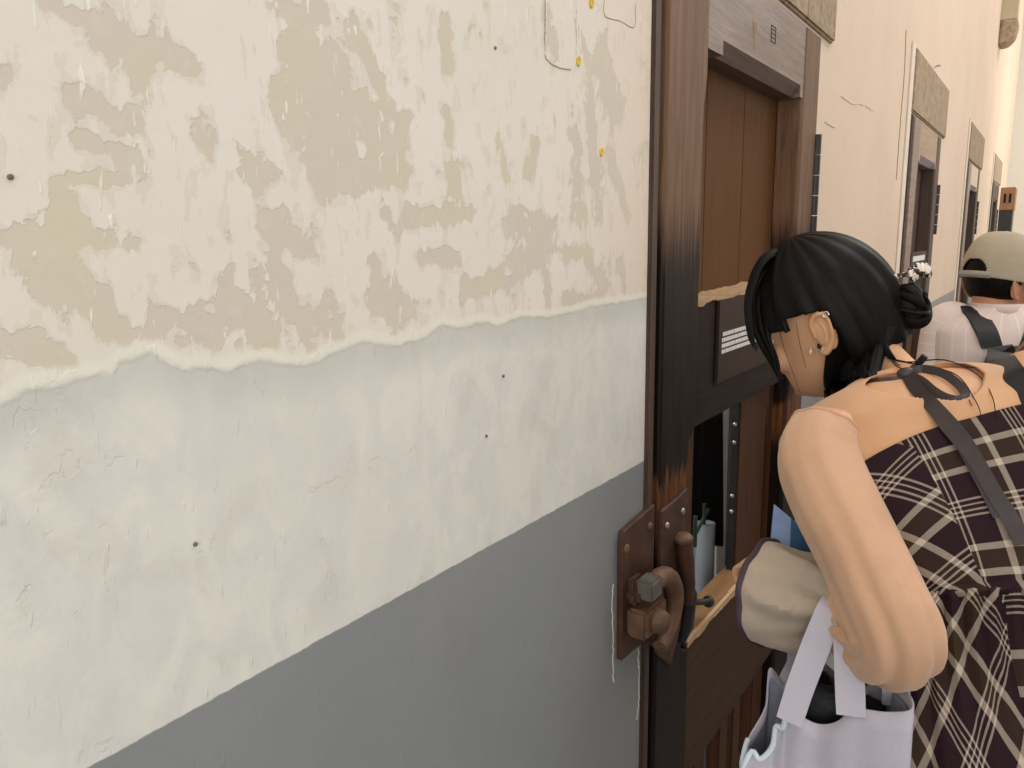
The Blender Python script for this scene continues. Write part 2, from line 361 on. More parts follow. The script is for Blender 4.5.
# worn patches of the upper coat, traced on the wall (photo pixels -> wall plane): (x0, y0, x1, y1, radius)
PATCH = [(50, 5, 82, 20, 12), (105, 40, 140, 60, 26), (128, 50, 138, 82, 16), (150, 45, 190, 65, 15), (80, 100, 130, 125, 14), (82, 140, 125, 155, 10),
    (60, 178, 125, 180, 7), (10, 240, 60, 240, 17), (60, 212, 80, 235, 18), (100, 240, 135, 242, 14), (2, 70, 4, 85, 10), (245, 160, 265, 175, 20), (200, 120, 210, 150, 12),
    (285, 10, 318, 20, 20), (300, 40, 320, 100, 26), (285, 105, 330, 150, 20), (315, 165, 330, 190, 12), (270, 220, 305, 240, 18),
    (330, 60, 345, 150, 24), (350, 110, 395, 140, 26), (350, 20, 380, 85, 9), (330, 175, 400, 170, 16), (445, 25, 448, 65, 10), (446, 110, 450, 145, 8), (455, 170, 456, 190, 9),
    (385, 215, 400, 235, 14), (410, 220, 470, 212, 10), (498, 138, 506, 178, 6), (535, 145, 530, 175, 9), (575, 135, 580, 215, 14), (590, 100, 598, 215, 10),
    (515, 225, 550, 240, 18), (610, 150, 628, 220, 8), (600, 60, 615, 110, 20), (575, 20, 590, 70, 8), (548, 20, 556, 50, 9),
    (40, 270, 95, 300, 22), (70, 290, 110, 320, 16), (20, 350, 70, 362, 9), (5, 345, 30, 355, 12), (110, 325, 160, 340, 14), (160, 320, 230, 325, 14), (180, 340, 240, 342, 8),
    (235, 300, 270, 330, 22), (275, 290, 310, 335, 22), (320, 320, 335, 340, 12), (328, 300, 340, 320, 10), (375, 262, 378, 285, 9), (372, 300, 405, 305, 14), (390, 285, 395, 318, 12),
    (470, 290, 500, 275, 8), (465, 280, 462, 300, 6), (510, 260, 540, 255, 12), (490, 290, 530, 270, 5), (545, 265, 548, 305, 7), (565, 300, 600, 300, 8), (585, 260, 605, 285, 6), (420, 258, 455, 256, 8), (555, 250, 590, 255, 8), (620, 262, 625, 290, 5)]
PEEL = [(-60, 428), (0, 403), (20, 393), (60, 383), (113, 374), (120, 362), (146, 353), (166, 360), (183, 370), (199, 366), (229, 371), (259, 360), (299, 366),
        (320, 360), (340, 351), (363, 340), (380, 344), (400, 345), (423, 338), (443, 324), (460, 329), (480, 321), (499, 326), (519, 317), (545, 317), (572, 313), (592, 306), (620, 303), (652, 296)]
pl = np.array([wallpt(*p)[1:] for p in PEEL])
segs = []
for x0, y0, x1, y1, r in PATCH:
    a, b = wallpt(x0, y0)[1:], wallpt(x1, y1)[1:]; c = (np.array([x0 + x1, y0 + y1]) / 2)
    rw = np.linalg.norm(wallpt(c[0], c[1] + r)[1:] - wallpt(c[0], c[1])[1:]); segs.append((a, b, rw))
def wall_fields(Y, Z):
    peel = np.full(Y.shape, -0.42)
    near = (Y < DY0 + 0.02)
    for a, b, r in segs:
        ab = b - a; t = np.clip(((Y - a[0]) * ab[0] + (Z - a[1]) * ab[1]) / (ab @ ab + 1e-9), 0, 1)
        d = np.hypot(Y - a[0] - t * ab[0], Z - a[1] - t * ab[1])
        peel = np.where(near, np.maximum(peel, 1.05 - 0.55 * d / r), peel)
    peel = np.where(near, np.maximum(peel, 0.06), peel)
    zb = np.interp(Y, pl[:, 0], pl[:, 1]); zone = np.where(near, Z - zb, 0.5)
    peel = np.where(near & (Y < 0.1), 0.25, peel)
    return np.clip(peel, -0.5, 1.2), np.clip(zone, -0.5, 0.5)
def build_wall():
    V = []; Fc = []; A = []; Bz = []
    def grid(ys, zs):
        o = len(V); Yg, Zg = np.meshgrid(ys, zs); pe, zo = wall_fields(Yg, Zg); n = len(ys)
        for i in range(len(zs)):
            for j in range(n): V.append((0.0, Yg[i, j], Zg[i, j])); A.append(pe[i, j]); Bz.append(zo[i, j])
        for i in range(len(zs) - 1):
            for j in range(n - 1): Fc.append((o + i * n + j, o + i * n + j + 1, o + (i + 1) * n + j + 1, o + (i + 1) * n + j))
    L = np.linspace
    grid(L(0.05, DY0, 120), L(0, 0.95, 4)); grid(L(0.05, DY0, 170), L(0.95, 2.15, 170)); grid(L(0.05, DY0, 40), L(2.15, H, 20))
    grid(L(Y0, 0.05, 20), L(0, H, 20))
    y = DY0
    for k in range(4):
        ya, yb = DY0 + k * PER, DY1 + k * PER
        grid(L(ya, yb, 6), L(DZ, H, 10))
        grid(L(yb, min(ya + PER, Y1), 20), L(0, H, 24))
    nf = len(V)
    def q(*p):
        o = len(V); V.extend(p); A.extend([-0.4] * 4); Bz.extend([0.5] * 4); Fc.append((o, o + 1, o + 2, o + 3))
    for k in range(4):   # reveals of the door openings
        ya, yb = DY0 + k * PER, DY1 + k * PER
        q((0, ya, 0), (0, ya, DZ), (-TW, ya, DZ), (-TW, ya, 0)); q((0, yb, 0), (-TW, yb, 0), (-TW, yb, DZ), (0, yb, DZ)); q((0, ya, DZ), (0, yb, DZ), (-TW, yb, DZ), (-TW, ya, DZ))
    me = bpy.data.meshes.new('wall_left'); me.from_pydata(V, [], Fc)
    for nm, dat in (('peel', A), ('zone', Bz)):
        at = me.attributes.new(nm, 'FLOAT', 'POINT'); at.data.foreach_set('value', np.array(dat, dtype=np.float32))
    me.polygons.foreach_set('use_smooth', [True] * nf and [True] * len(me.polygons)); me.materials.append(M['wall'])
    # make normals face the corridor
    bm = bmesh.new(); bm.from_mesh(me)
    for f in bm.faces:
        if abs(f.normal.x) > 0.9 and f.normal.x < 0: f.normal_flip()
    bm.to_mesh(me); bm.free()
    return tag(link('wall_left', me), kind='structure')
wall_left = build_wall()
def shell(name, boxes, mat):
    b = MB()
    for q in boxes: b.box(*q)
    return tag(b.build(name, mat, smooth=False), kind='structure')
shell('floor', [(-3.2, XR + .2, Y0 - .2, Y1 + .2, -0.1, 0)], M['floor'])
shell('ceiling', [(-.2, 0.6, Y0 - .2, Y1 + .2, H, H + .15), (2.1, XR + .2, Y0 - .2, Y1 + .2, H, H + .15), (0.6, 2.1, Y0 - .2, -2.2, H, H + .15), (0.6, 2.1, 12.2, Y1 + .2, H, H + .15)], M['plain_wall'])
shell('wall_right', [(XR, XR + .2, Y0, -1.3, 0, H), (XR, XR + .2, -1.3, 0.7, 0, 1.0), (XR, XR + .2, -1.3, 0.7, 2.8, H), (XR, XR + .2, 0.7, 3.4, 0, H),
    (XR, XR + .2, 3.4, 5.8, 0, 1.6), (XR, XR + .2, 3.4, 5.8, 3.4, H), (XR, XR + .2, 5.8, 8.8, 0, H), (XR, XR + .2, 8.8, 11.2, 0, 1.6), (XR, XR + .2, 8.8, 11.2, 3.6, H), (XR, XR + .2, 11.2, Y1, 0, H)], M['plain_wall'])
shell('wall_far', [(-.2, XR, Y1, Y1 + .2, 0, H)], M['far_wall'])
shell('wall_near', [(-.2, .8, Y0 - .2, Y0, 0, H), (2.3, XR, Y0 - .2, Y0, 0, H), (.8, 2.3, Y0 - .2, Y0, 0, .9), (.8, 2.3, Y0 - .2, Y0, 2.9, H)], M['plain_wall'])
def window(n, axis, a0, a1, z0, z1, pos):
    e = thing('window_%d' % n, (pos if axis == 'y' else (a0 + a1) / 2, pos if axis == 'x' else (a0 + a1) / 2, z0), kind='structure')
    b = MB(); t = 0.05
    cells = [(a0, a1, z0, z0 + t), (a0, a1, z1 - t, z1), (a0, a0 + t, z0, z1), (a1 - t, a1, z0, z1)] + [(a0 + (a1 - a0) * i / 3 - .015, a0 + (a1 - a0) * i / 3 + .015, z0, z1) for i in (1, 2)] + [(a0, a1, (z0 + z1) / 2 - .015, (z0 + z1) / 2 + .015)]
    for u0, u1, w0, w1 in cells:
        if axis == 'y': b.box(pos + .06, pos + .11, u0, u1, w0, w1)
        else: b.box(u0, u1, pos + .06, pos + .11, w0, w1)
    b.build('window_frame', M['greylip'], e, smooth=False)
window(1, 'y', -1.3, 0.7, 1.0, 2.8, XR); window(2, 'y', 3.4, 5.8, 1.6, 3.4, XR); window(3, 'y', 8.8, 11.2, 1.6, 3.6, XR)  # the last bay is added for the far fill light
window(4, 'x', 0.8, 2.3, 0.9, 2.9, Y0 - .2)  # unseen window added round the fill light behind the camera
# the cell behind the first door
b = MB(); cy0, cy1 = 0.7, 2.9
b.box(-3.2, -TW, cy0 - .1, cy0, 0, 2.6); b.box(-3.2, -TW, cy1, cy1 + .1, 0, 2.6); b.box(-3.2, -TW, cy0, cy1, 2.6, 2.7)
b.box(-3.3, -3.2, cy0, 1.5, 0, 2.6); b.box(-3.3, -3.2, 2.1, cy1, 0, 2.6); b.box(-3.3, -3.2, 1.5, 2.1, 0, 1.7); b.box(-3.3, -3.2, 1.5, 2.1, 2.3, 2.6)
b.box(-TW - .01, -TW, cy0, DY0, 0, 2.6); b.box(-TW - .01, -TW, DY1, cy1, 0, 2.6); b.box(-TW - .01, -TW, DY0, DY1, DZ, 2.6)
tag(b.build('wall_cell', M['cellwall'], smooth=False), kind='structure')
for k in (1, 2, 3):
    tag((lambda q: (q.box(-TW - .05, -TW, DY0 + k * PER - .1, DY1 + k * PER + .1, 0, 2.3), q.build('wall_cell_closure', M['dark'], smooth=False))[1])(MB()), kind='structure')  # dark sheets stand in for the unlit cells behind the other doors

# lintels over the doors, corbel, plaster margins
for k in range(4):
    b = MB(); b.box(-.1, .012, 1.15 + k * PER, 2.33 + k * PER, DZ + .006, 2.318, .006)
    tag(b.build('trim_%d' % (k + 1), M['stone']), kind='structure')
b = MB(); b.prism([(0, 3.14), (.07, 3.15), (.115, 3.20), (.13, 3.28), (.13, 3.34), (0, 3.34)], 1, 8.12, 8.36)
tag(modded(b.build('trim_5', M['stone'], smooth=False), ('BEVEL', dict(width=.02, segments=2))), kind='structure')
b = MB(); b.box(0, .12, 8.13, 8.35, 3.34, H); tag(b.build('trim_6', M['olive'], smooth=False), kind='structure')
for k in (1, 2, 3):
    b = MB(); b.box(0, .006, 3.66 + (k - 1) * PER, 3.745 + (k - 1) * PER, 0.0, 2.33, .003)
    tag(b.build('trim_%d' % (6 + k), M['white_paint']), kind='structure')

# ------------------------------------------------------------------ doors
def box_part(name, mat, par, *q, bev=.003):
    b = MB(); b.box(*q, bev); return b.build(name, mat, par)
def ragged(y0, y1, z0, z1, x0, x1, amp, n=40, seed=1, top=False):
    r = np.random.default_rng(seed); ys = np.linspace(y0, y1, n); lo = np.convolve(r.normal(0, 1, n + 4), np.ones(5) / 5, 'valid') * amp
    hi = np.convolve(r.normal(0, 1, n + 4), np.ones(5) / 5, 'valid') * amp * (1 if top else 0.15)
    return [(y, z0 + l) for y, l in zip(ys, lo)] + [(y, z1 + h) for y, h in zip(ys[::-1], hi[::-1])]
def door(k, M_rail, M_stile, M_lip=None):
    o = k * PER; e = thing('door_%d' % (k + 1), (-.02, 1.7 + o, 0), kind='structure')
    # frame posts (thin edge showing beside the wall)
    box_part('door_frame', M['frame'], e, -.10, .006, 1.188 + o, 1.213 + o, 0, DZ)
    box_part('door_frame', M['frame'], e, -.10, .004, 2.196 + o, 2.213 + o, 0, DZ)
    b = MB(); b.box(-.12, -.06, 1.213 + o, 1.24 + o, 0, DZ); b.build('frame_rebate', M['dark'], e)  # near-black fill puts the shadow of the gap into the colour
    # stiles, the left one with a worn, slightly wavy inner edge
    edge = [(1.405 + o, 2.055), (1.404 + o, 1.84), (1.392 + o, 1.78), (1.391 + o, 1.19), (1.362 + o, 1.165), (1.354 + o, .95), (1.352 + o, .745), (1.388 + o, .725), (1.39 + o, 0)]
    b = MB(); b.prism([(1.226 + o, 0), (1.226 + o, 2.055)] + edge, 0, -.055, .012)
    modded(b.build('stile', M_stile, e, smooth=False), ('BEVEL', dict(width=.006, segments=2)))
    b = MB()
    b.prism([(-.055, 2.052 + o), (.002, 2.052 + o), (.008, 2.060 + o), (.008, 2.192 + o), (-.055, 2.192 + o)], 2, 0, 2.055)
    modded(b.build('stile', M_stile if k == 0 else M['frame'], e, smooth=False), ('BEVEL', dict(width=.002, segments=1)))
    # top rail with a stopped chamfer along its lower edge
    b = MB(); b.box(-.055, .006, 1.40 + o, 2.056 + o, 1.915, 2.054); b.box(-.055, .006, 1.40 + o, 1.49 + o, 1.888, 1.915); b.box(-.055, .006, 2.03 + o, 2.056 + o, 1.888, 1.915)
    rail = b.build('top_rail', M_rail, e, smooth=False)
    b = MB(); b.prism([(.0055, 1.9155), (-.012, 1.888), (-.055, 1.888), (-.055, 1.9155)], 1, 1.489 + o, 2.031 + o)
    b.build('rail_chamfer', M_lip or M['chamfer'], rail, smooth=False)
    # recessed upper panel of upright boards
    ys = [1.38, 1.578, 1.81, 2.07] if k == 0 else [1.38, 1.72, 2.07]
    for i in range(len(ys) - 1):
        box_part('panel_board', M['panel'] if k == 0 else M['frame'], e, -.075, -.056, ys[i] + o + .0008, ys[i + 1] + o - .0008, 1.38, 1.905, bev=.0015)
    # middle rail, bars, bottom rail
    box_part('middle_rail', M['midrail'], e, -.055, -.006, 1.388 + o, 2.052 + o, 1.18, 1.428)
    lr = box_part('bottom_rail', M['lowrail'], e, -.058, .004, 1.388 + o, 2.075 + o, .41, .735)
    box_part('foot_rail', M['lowrail'], e, -.055, .002, 1.388 + o, 2.075 + o, .03, .12)
    yb0, yb1 = wallpt(738, 480, -.03)[1], wallpt(763, 480, -.03)[1]; bars = [(1.33, wallpt(693, 480, -.03)[1]), (yb0, yb1), (2.03, 2.06)]
    for y0, y1 in bars: box_part('bar', M['bar'], e, -.050, -.030, y0 + o, y1 + o, .73, 1.185)
    for y0, y1 in [(1.385, 1.43), (1.53, 1.60), (1.70, 1.76), (1.80, 1.86), (1.96, 2.05)]: box_part('bar', M['bar'], e, -.055, -.022, y0 + o, y1 + o, .115, .415)
    # hinge on the right edge
    h = MB()
    for i in range(5): h.loft([[(.009 + .012 * math.cos(q), 2.203 + o + .012 * math.sin(q), z) for q in np.arange(12) * math.pi / 6] for z in (1.556 + i * .0525, 1.556 + i * .0525 + .05)])
    hg = h.build('hinge', M['black_iron'], e)
    return e, lr
d1, lowrail = door(0, M['rail'], M['stile'])
door(1, M['farrail'], M['rail'], M['greylip']); door(2, M['palerail'], M['rail'], M['greylip']); door(3, M['frame'], M['frame'])
# broken pale wood along the foot of the upper panel, ragged below
b = MB(); b.prism(ragged(1.39, 2.05, 1.426, 1.442, 0, 0, .007, 46, 3, True), 0, -.056, -.001); b.build('splintered_ledge', M['raw'], d1, smooth=False)
b = MB(); b.prism(ragged(1.40, 2.06, .722, .737, 0, 0, .006, 60, 9), 0, -.004, .006); b.build('worn_edge', M['raw'], lowrail, smooth=False)
box_part('rail_top', M['ledge'], lowrail, -.058, -.001, 1.392, 2.05, .733, .7375, bev=.001)
# plaque with four lines of small white writing
pq = box_part('plaque', M['plaque'], d1, -.0055, .0015, 1.53, 1.95, 1.252, 1.43, bev=.003)
r = random.Random(4); b = MB()
for i in range(4):
    z = 1.3545 - i * .0122; y = 1.552 + (.0 if i else .004)
    while y < 1.90:
        w = r.uniform(.004, .010)
        b.box(.0013, .0019, y, y + w, z - .0042, z + .0042)
        if r.random() < .5: b.box(.0013, .0019, y + w, y + w + .002, z - .0012, z + .0012)
        y += w + r.uniform(.001, .003)
b.build('plaque_text', M['letter'], pq, smooth=False)
# small burnt-in marks on the top rail
tr = [c for c in d1.children if c.name.startswith('top_rail')][0]
b = MB()
for (py, pz, s) in [(1.795, 1.985, .017)]:
    for q in [(py - s, py + s, pz + s - .002, pz + s), (py - s, py + s, pz - s, pz - s + .002), (py - s, py - s + .002, pz - s, pz + s), (py + s - .002, py + s, pz - s, pz + s)] + [(py - s + .006, py + s - .006, pz + t, pz + t + .0018) for t in (-.008, 0, .008)]:
        b.box(.0055, .0067, *q)
b.build('branded_mark', M['midrail'], tr, smooth=False)
b = MB()
for t in (-1, 1): b.tube([(.0062, 1.668, 1.957), (.0064, 1.668 + t * .010, 1.970), (.0062, 1.668 + t * .013, 1.988)], .0009, 6)
b.tube([(.0062, 1.668, 1.93), (.0064, 1.668, 1.985)], .0009, 6); b.build('carved_mark', M['raw'], tr)

# lock plates, hasp and bolt of the first door
def plate(poly, x0, x1, name, mat, par):
    b = MB(); b.prism(poly, 0, x0, x1); return modded(b.build(name, mat, par, smooth=False), ('BEVEL', dict(width=.002, segments=1)))
lp = plate([(1.088, .846), (1.212, .838), (1.212, 1.09), (1.165, 1.085), (1.13, 1.082), (1.09, 1.078), (1.086, 1.06)], .0, .011, 'lock_plate', M['rust'], d1)
lp2 = plate([(1.217, .80), (1.28, .745), (1.325, .80), (1.345, .90), (1.342, 1.085), (1.30, 1.078), (1.225, 1.074)], .011, .019, 'lock_plate', M['rust'], d1)
def rivets(pts, x, par, rad=.007, mat='steel'):
    for y, z in pts:
        b = MB(); b.ellipsoid((x, y, z), [(0, rad, 0), (0, 0, rad), (rad * .6, 0, 0)], 10, 6); b.build('rivet', M[mat], par)
rivets([(1.19, 1.055), (1.10, 1.045)], .011, lp, .008, 'rust_light'); rivets([(1.318, 1.045), (1.245, 1.04)], .02, lp2)
b = MB(); hc = np.array([.042, 1.155, .908])   # hasp: thick half ring from the top round to the bottom
path = [hc + np.array([0, math.sin(t) * .078, math.cos(t) * .068]) for t in np.linspace(-.35, 2.9, 24)]
b.tube(path, [.016, .018, .018, .016, .013], 14, 1.0); hp = b.build('hasp', M['rust_light'], d1)
b = MB(); b.box(.026, .058, 1.105, 1.145, .956, .992, .004); b.build('hasp_end', M['iron_grey'], hp)
b = MB(); b.box(.011, .03, 1.10, 1.135, .955, .992, .006); b.box(.011, .036, 1.095, 1.118, .945, .975, .008); b.build('staple', M['rust'], d1)
b = MB(); b.box(.011, .05, 1.10, 1.185, .885, .938, .006); lb = b.build('lock_block', M['rust_light'], d1)
b = MB(); b.loft([[(x, 1.142 + rr * math.cos(q), .908 + rr * math.sin(q)) for q in np.arange(14) * 2 * math.pi / 14] for x, rr in ((.04, .022), (.058, .022), (.068, .016), (.072, .006))]); b.build('lock_boss', M['rust_light'], lb)
b = MB(); b.tube([(.02, 1.20, .875), (.022, 1.205, .845), (.018, 1.20, .825)], [.017, .015, .008], 10); b.build('keyhole_cover', M['rust'], d1)
b = MB(); b.tube([(.03, 1.30, 1.0), (.035, 1.305, .955), (.035, 1.32, .90), (.03, 1.33, .86)], [.016, .015, .013, .012], 12); bt = b.build('bolt_handle', M['rust'], d1)
b = MB(); b.ellipsoid((.03, 1.299, 1.0), [(.019, 0, 0), (0, .019, 0), (0, 0, .012)], 12, 8); b.build('handle_cap', M['rust_light'], bt)
b = MB(); b.tube([(.03, 1.335, .86), (.04, 1.37, .845), (.045, 1.395, .838)], [.008, .006, .006], 10); b.ellipsoid((.045, 1.403, .834), [(.012, 0, 0), (0, .012, 0), (0, 0, .012)], 14, 10); b.build('bolt_knob', M['black_iron'], d1)
b = MB(); b.tube([(.02, 1.325, .91), (.03, 1.345, .87), (.02, 1.35, .80), (.014, 1.345, .765)], [.014, .013, .015, .008], 10); b.build('bolt_bracket', M['black_iron'], d1)
# iron strap with rivets on the left edge of the wide bar
yb0 = wallpt(738, 480, -.03)[1]; b = MB(); b.box(-.050, -.033, yb0 - .003, yb0, .73, 1.18, .001); st = b.build('iron_strap', M['black_iron'], d1)
for zz in (1.11, 1.065, .93, .89):
    b = MB(); b.ellipsoid((-.042, yb0 - .003, zz), [(.0055, 0, 0), (0, .004, 0), (0, 0, .0055)], 10, 6); b.build('rivet', M['steel'], st)
# plaque on the second door
b = MB(); pz = wallpt(915, 262)[1:]; b.box(.006, .011, pz[0] - .22, pz[0] + .3, pz[1] - .04, pz[1] + .05, .002)
d2 = bpy.data.objects['door_2']; p2 = b.build('plaque', M['plaque'], d2)
b = MB(); b.box(.011, .012, pz[0] - .16, pz[0] + .24, pz[1] + .005, pz[1] + .03); b.build('plaque_text', M['letter'], p2, smooth=False)

# ------------------------------------------------------------------ seen through the broken door: pipe with valve, dark hanging cloth, pale strip
e = thing('water_pipe', (-.12, 1.83, 0), 'grey pipe with green valve seen through the gap in the near door', 'pipe')
q0 = wallpt(706, 523, -.12); b = MB(); b.tube([(-.12, q0[1], 0), (-.12, q0[1], q0[2])], .024, 18); b.build('pipe', M['pipe'], e)
b = MB(); c = np.array([-.12, q0[1] - .045, q0[2] + .012]); b.tube([c + (0, -.03, -.02), c + (0, .06, .02)], .005, 8); b.tube([c + (0, .03, -.01), c + (0, .03, .045)], .005, 8); b.tube([c + (0, -.03, -.05), c + (0, -.03, .03)], .006, 8); b.build('valve', M['green'], e)
def cloth(name, px0, px1, y0, y1, x, mat, label, cat, amp=.006, wav=3):
    a, c_, d_, e_ = wallpt(px0[0], y0, x), wallpt(px0[1], y0, x), wallpt(px1[0], y1, x), wallpt(px1[1], y1, x); b = MB(); rings = []
    for t in np.linspace(0, 1, 16):
        L, Rr = a + (d_ - a) * t, c_ + (e_ - c_) * t
        rings.append([L + (Rr - L) * u + np.array([amp * math.sin(u * wav * 6.28 + t), 0, 0]) for u in np.linspace(0, 1, 20)])
    b.loft(rings, False, False, closed=False); return tag(soft(b.build(name, mat), .006), label, cat)
cloth('hanging_coat', (680, 722), (680, 721), 385, 546, -.185, M['dark'], 'black cloth hanging in the dark cell behind the near door', 'cloth')
cloth('pale_curtain', (717, 735), (713, 735), 400, 690, -.2, M['palecloth'], 'narrow pale cloth seen between the door bars beside the black one', 'cloth', .006, 1)  # translucent sheet put in as the pale strip, lit from behind

# plugs and nails in the plaster
for (px, py, rr, m, lab) in [(578, 61, .0055, 'yellow', 'yellow plastic wall plug at the foot of the long filled groove'), (591, 3, .0055, 'yellow', 'yellow plastic wall plug at the top edge beside the filled groove'),
        (601, 152, .005, 'yellow', 'yellow plastic wall plug low down near the door frame')]:
    p = wallpt(px, py); b = MB(); b.loft([[(x, p[1] + r2 * math.cos(q), p[2] + r2 * 1.3 * math.sin(q)) for q in np.arange(12) * math.pi / 6] for x, r2 in ((-.01, rr), (.001, rr), (.002, rr * .8), (.0015, rr * .4), (.001, rr * .2))], True, True)
    tag(b.build('wall_plug', M[m]), lab, 'wall plug', 'yellow plugs in the plaster')
for (px, py, lab) in [(495, 48, 'grey nail hole in the cream plaster high on the wall'), (486, 436, 'grey nail stub in the pale lower plaster'), (503, 376, 'tiny dark nail stub just under the peeled paint line'), (10, 177, 'dark nail stub at the far left of the wall'), (195, 544, 'small dark nail stub low in the pale plaster')]:
    p = wallpt(px, py); b = MB(); b.loft([[(x, p[1] + r2 * math.cos(q), p[2] + r2 * math.sin(q)) for q in np.arange(10) * math.pi / 5] for x, r2 in ((-.008, .0016), (.0012, .002), (.002, .0012))])
    tag(b.build('nail', M['iron_grey']), lab, 'nail', 'nails in the plaster')
# hairline cracks, a shadow edge and a filled chase in the plaster
def crack(pts, w, name='plaster_crack', mat='dark', n=30, jit=1.2, x=0.0004):
    pp = catmull([(a, c_, 0) for a, c_ in pts], n)[:, :2] + rng.normal(0, jit, (n, 2)) * .4
    b = MB(); b.tube([wallpt(a, c_) + np.array([x, 0, 0]) for a, c_ in pp], w, 6, .3); return b.build(name, M[mat], wall_left)
M['crackline'] = plain('crack_grey', lin(166, 152, 134), .9); M['chase'] = plain('chase_filler', lin(228, 224, 210), .8, .05, 40, .4); M['redmark'] = plain('red_brown_groove', lin(128, 96, 74), .9, .25, 60)
crack([(840, 96), (852, 104), (862, 105), (873, 111)], .0010, mat='crackline'); crack([(824, 122), (829, 125), (834, 128)], .0010, mat='crackline'); crack([(934, 68), (937, 66), (940, 66)], .003, mat='crackline')
crack([(545, 0), (545, 50), (549, 62), (560, 68), (571, 70)], .0009, mat='crackline', jit=.6); crack([(577, 0), (577, 58)], .0022, 'plaster_ridge', 'chase', jit=.8); crack([(546, 0), (545, 55)], .0014, 'plaster_ridge', 'chase', jit=.8)
crack([(604, 0), (605, 16), (620, 21), (634, 27), (635, 5)], .0007, mat='crackline', jit=.3)  # faint shadow edge of a square, drawn as a thin darker line
crack([(613, 585), (612, 610), (613, 640), (613, 682)], .0022, 'plaster_ridge', 'chase', jit=1.0); crack([(638, 648), (639, 690), (637, 720)], .0022, 'plaster_ridge', 'chase', jit=1.0)
crack([(906, 30), (904, 75), (900, 125), (896, 180)], .005, 'plaster_groove', 'redmark', jit=.3)
# wooden wall box beyond the last door
e = thing('wall_cabinet', (0, 10.55, 1.2), 'small tan wooden wall box with two dark slots beyond the last door', 'cabinet')
b = MB(); b.box(.0, .14, 10.50, 10.9, 1.82, 2.07, .006); b.build('upper_box', M['tan'], e)
b = MB(); b.box(.0, .13, 10.51, 10.9, 1.2, 1.82, .006); b.build('lower_box', M['black_iron'], e)
b = MB()
for x in (.045, .095): b.box(x - .012, x + .012, 10.494, 10.51, 1.9, 2.0, .003)
b.build('slots', M['midrail'], e)

# ------------------------------------------------------------------ figures
def ring(c, X, Y, a, b, n=32, e=2.0, yshift=None):
    q = np.arange(n) * 2 * math.pi / n; cs, sn = np.cos(q), np.sin(q)
    cx = np.sign(cs) * np.abs(cs) ** (2 / e); sy = np.sign(sn) * np.abs(sn) ** (2 / e)
    return c + np.outer(cx * a, X) + np.outer(sy * b, Y)
def limb(b, pts, rad, n=20, m=26, caps=True):
    path = catmull(pts, m); r = np.interp(np.linspace(0, 1, m), np.linspace(0, 1, len(rad)), rad)
    d = [path[0] - unit(path[1] - path[0]) * r[0] * .5]; d2_ = [path[-1] + unit(path[-1] - path[-2]) * r[-1] * .5]
    b.tube(np.vstack([d, path, d2_]), np.concatenate([[r[0] * .6], r, [r[-1] * .6]]), n)
HEADT = [(-.012, .045, -.005, .015), (0, .074, .01, .026), (.012, .090, -.005, .038), (.03, .093, -.03, .049), (.055, .092, -.062, .058), (.08, .089, -.084, .064), (.105, .086, -.096, .069),
         (.13, .090, -.103, .073), (.155, .088, -.104, .074), (.178, .078, -.098, .071), (.198, .058, -.083, .061), (.213, .03, -.056, .044), (.222, -.004, -.022, .015)]
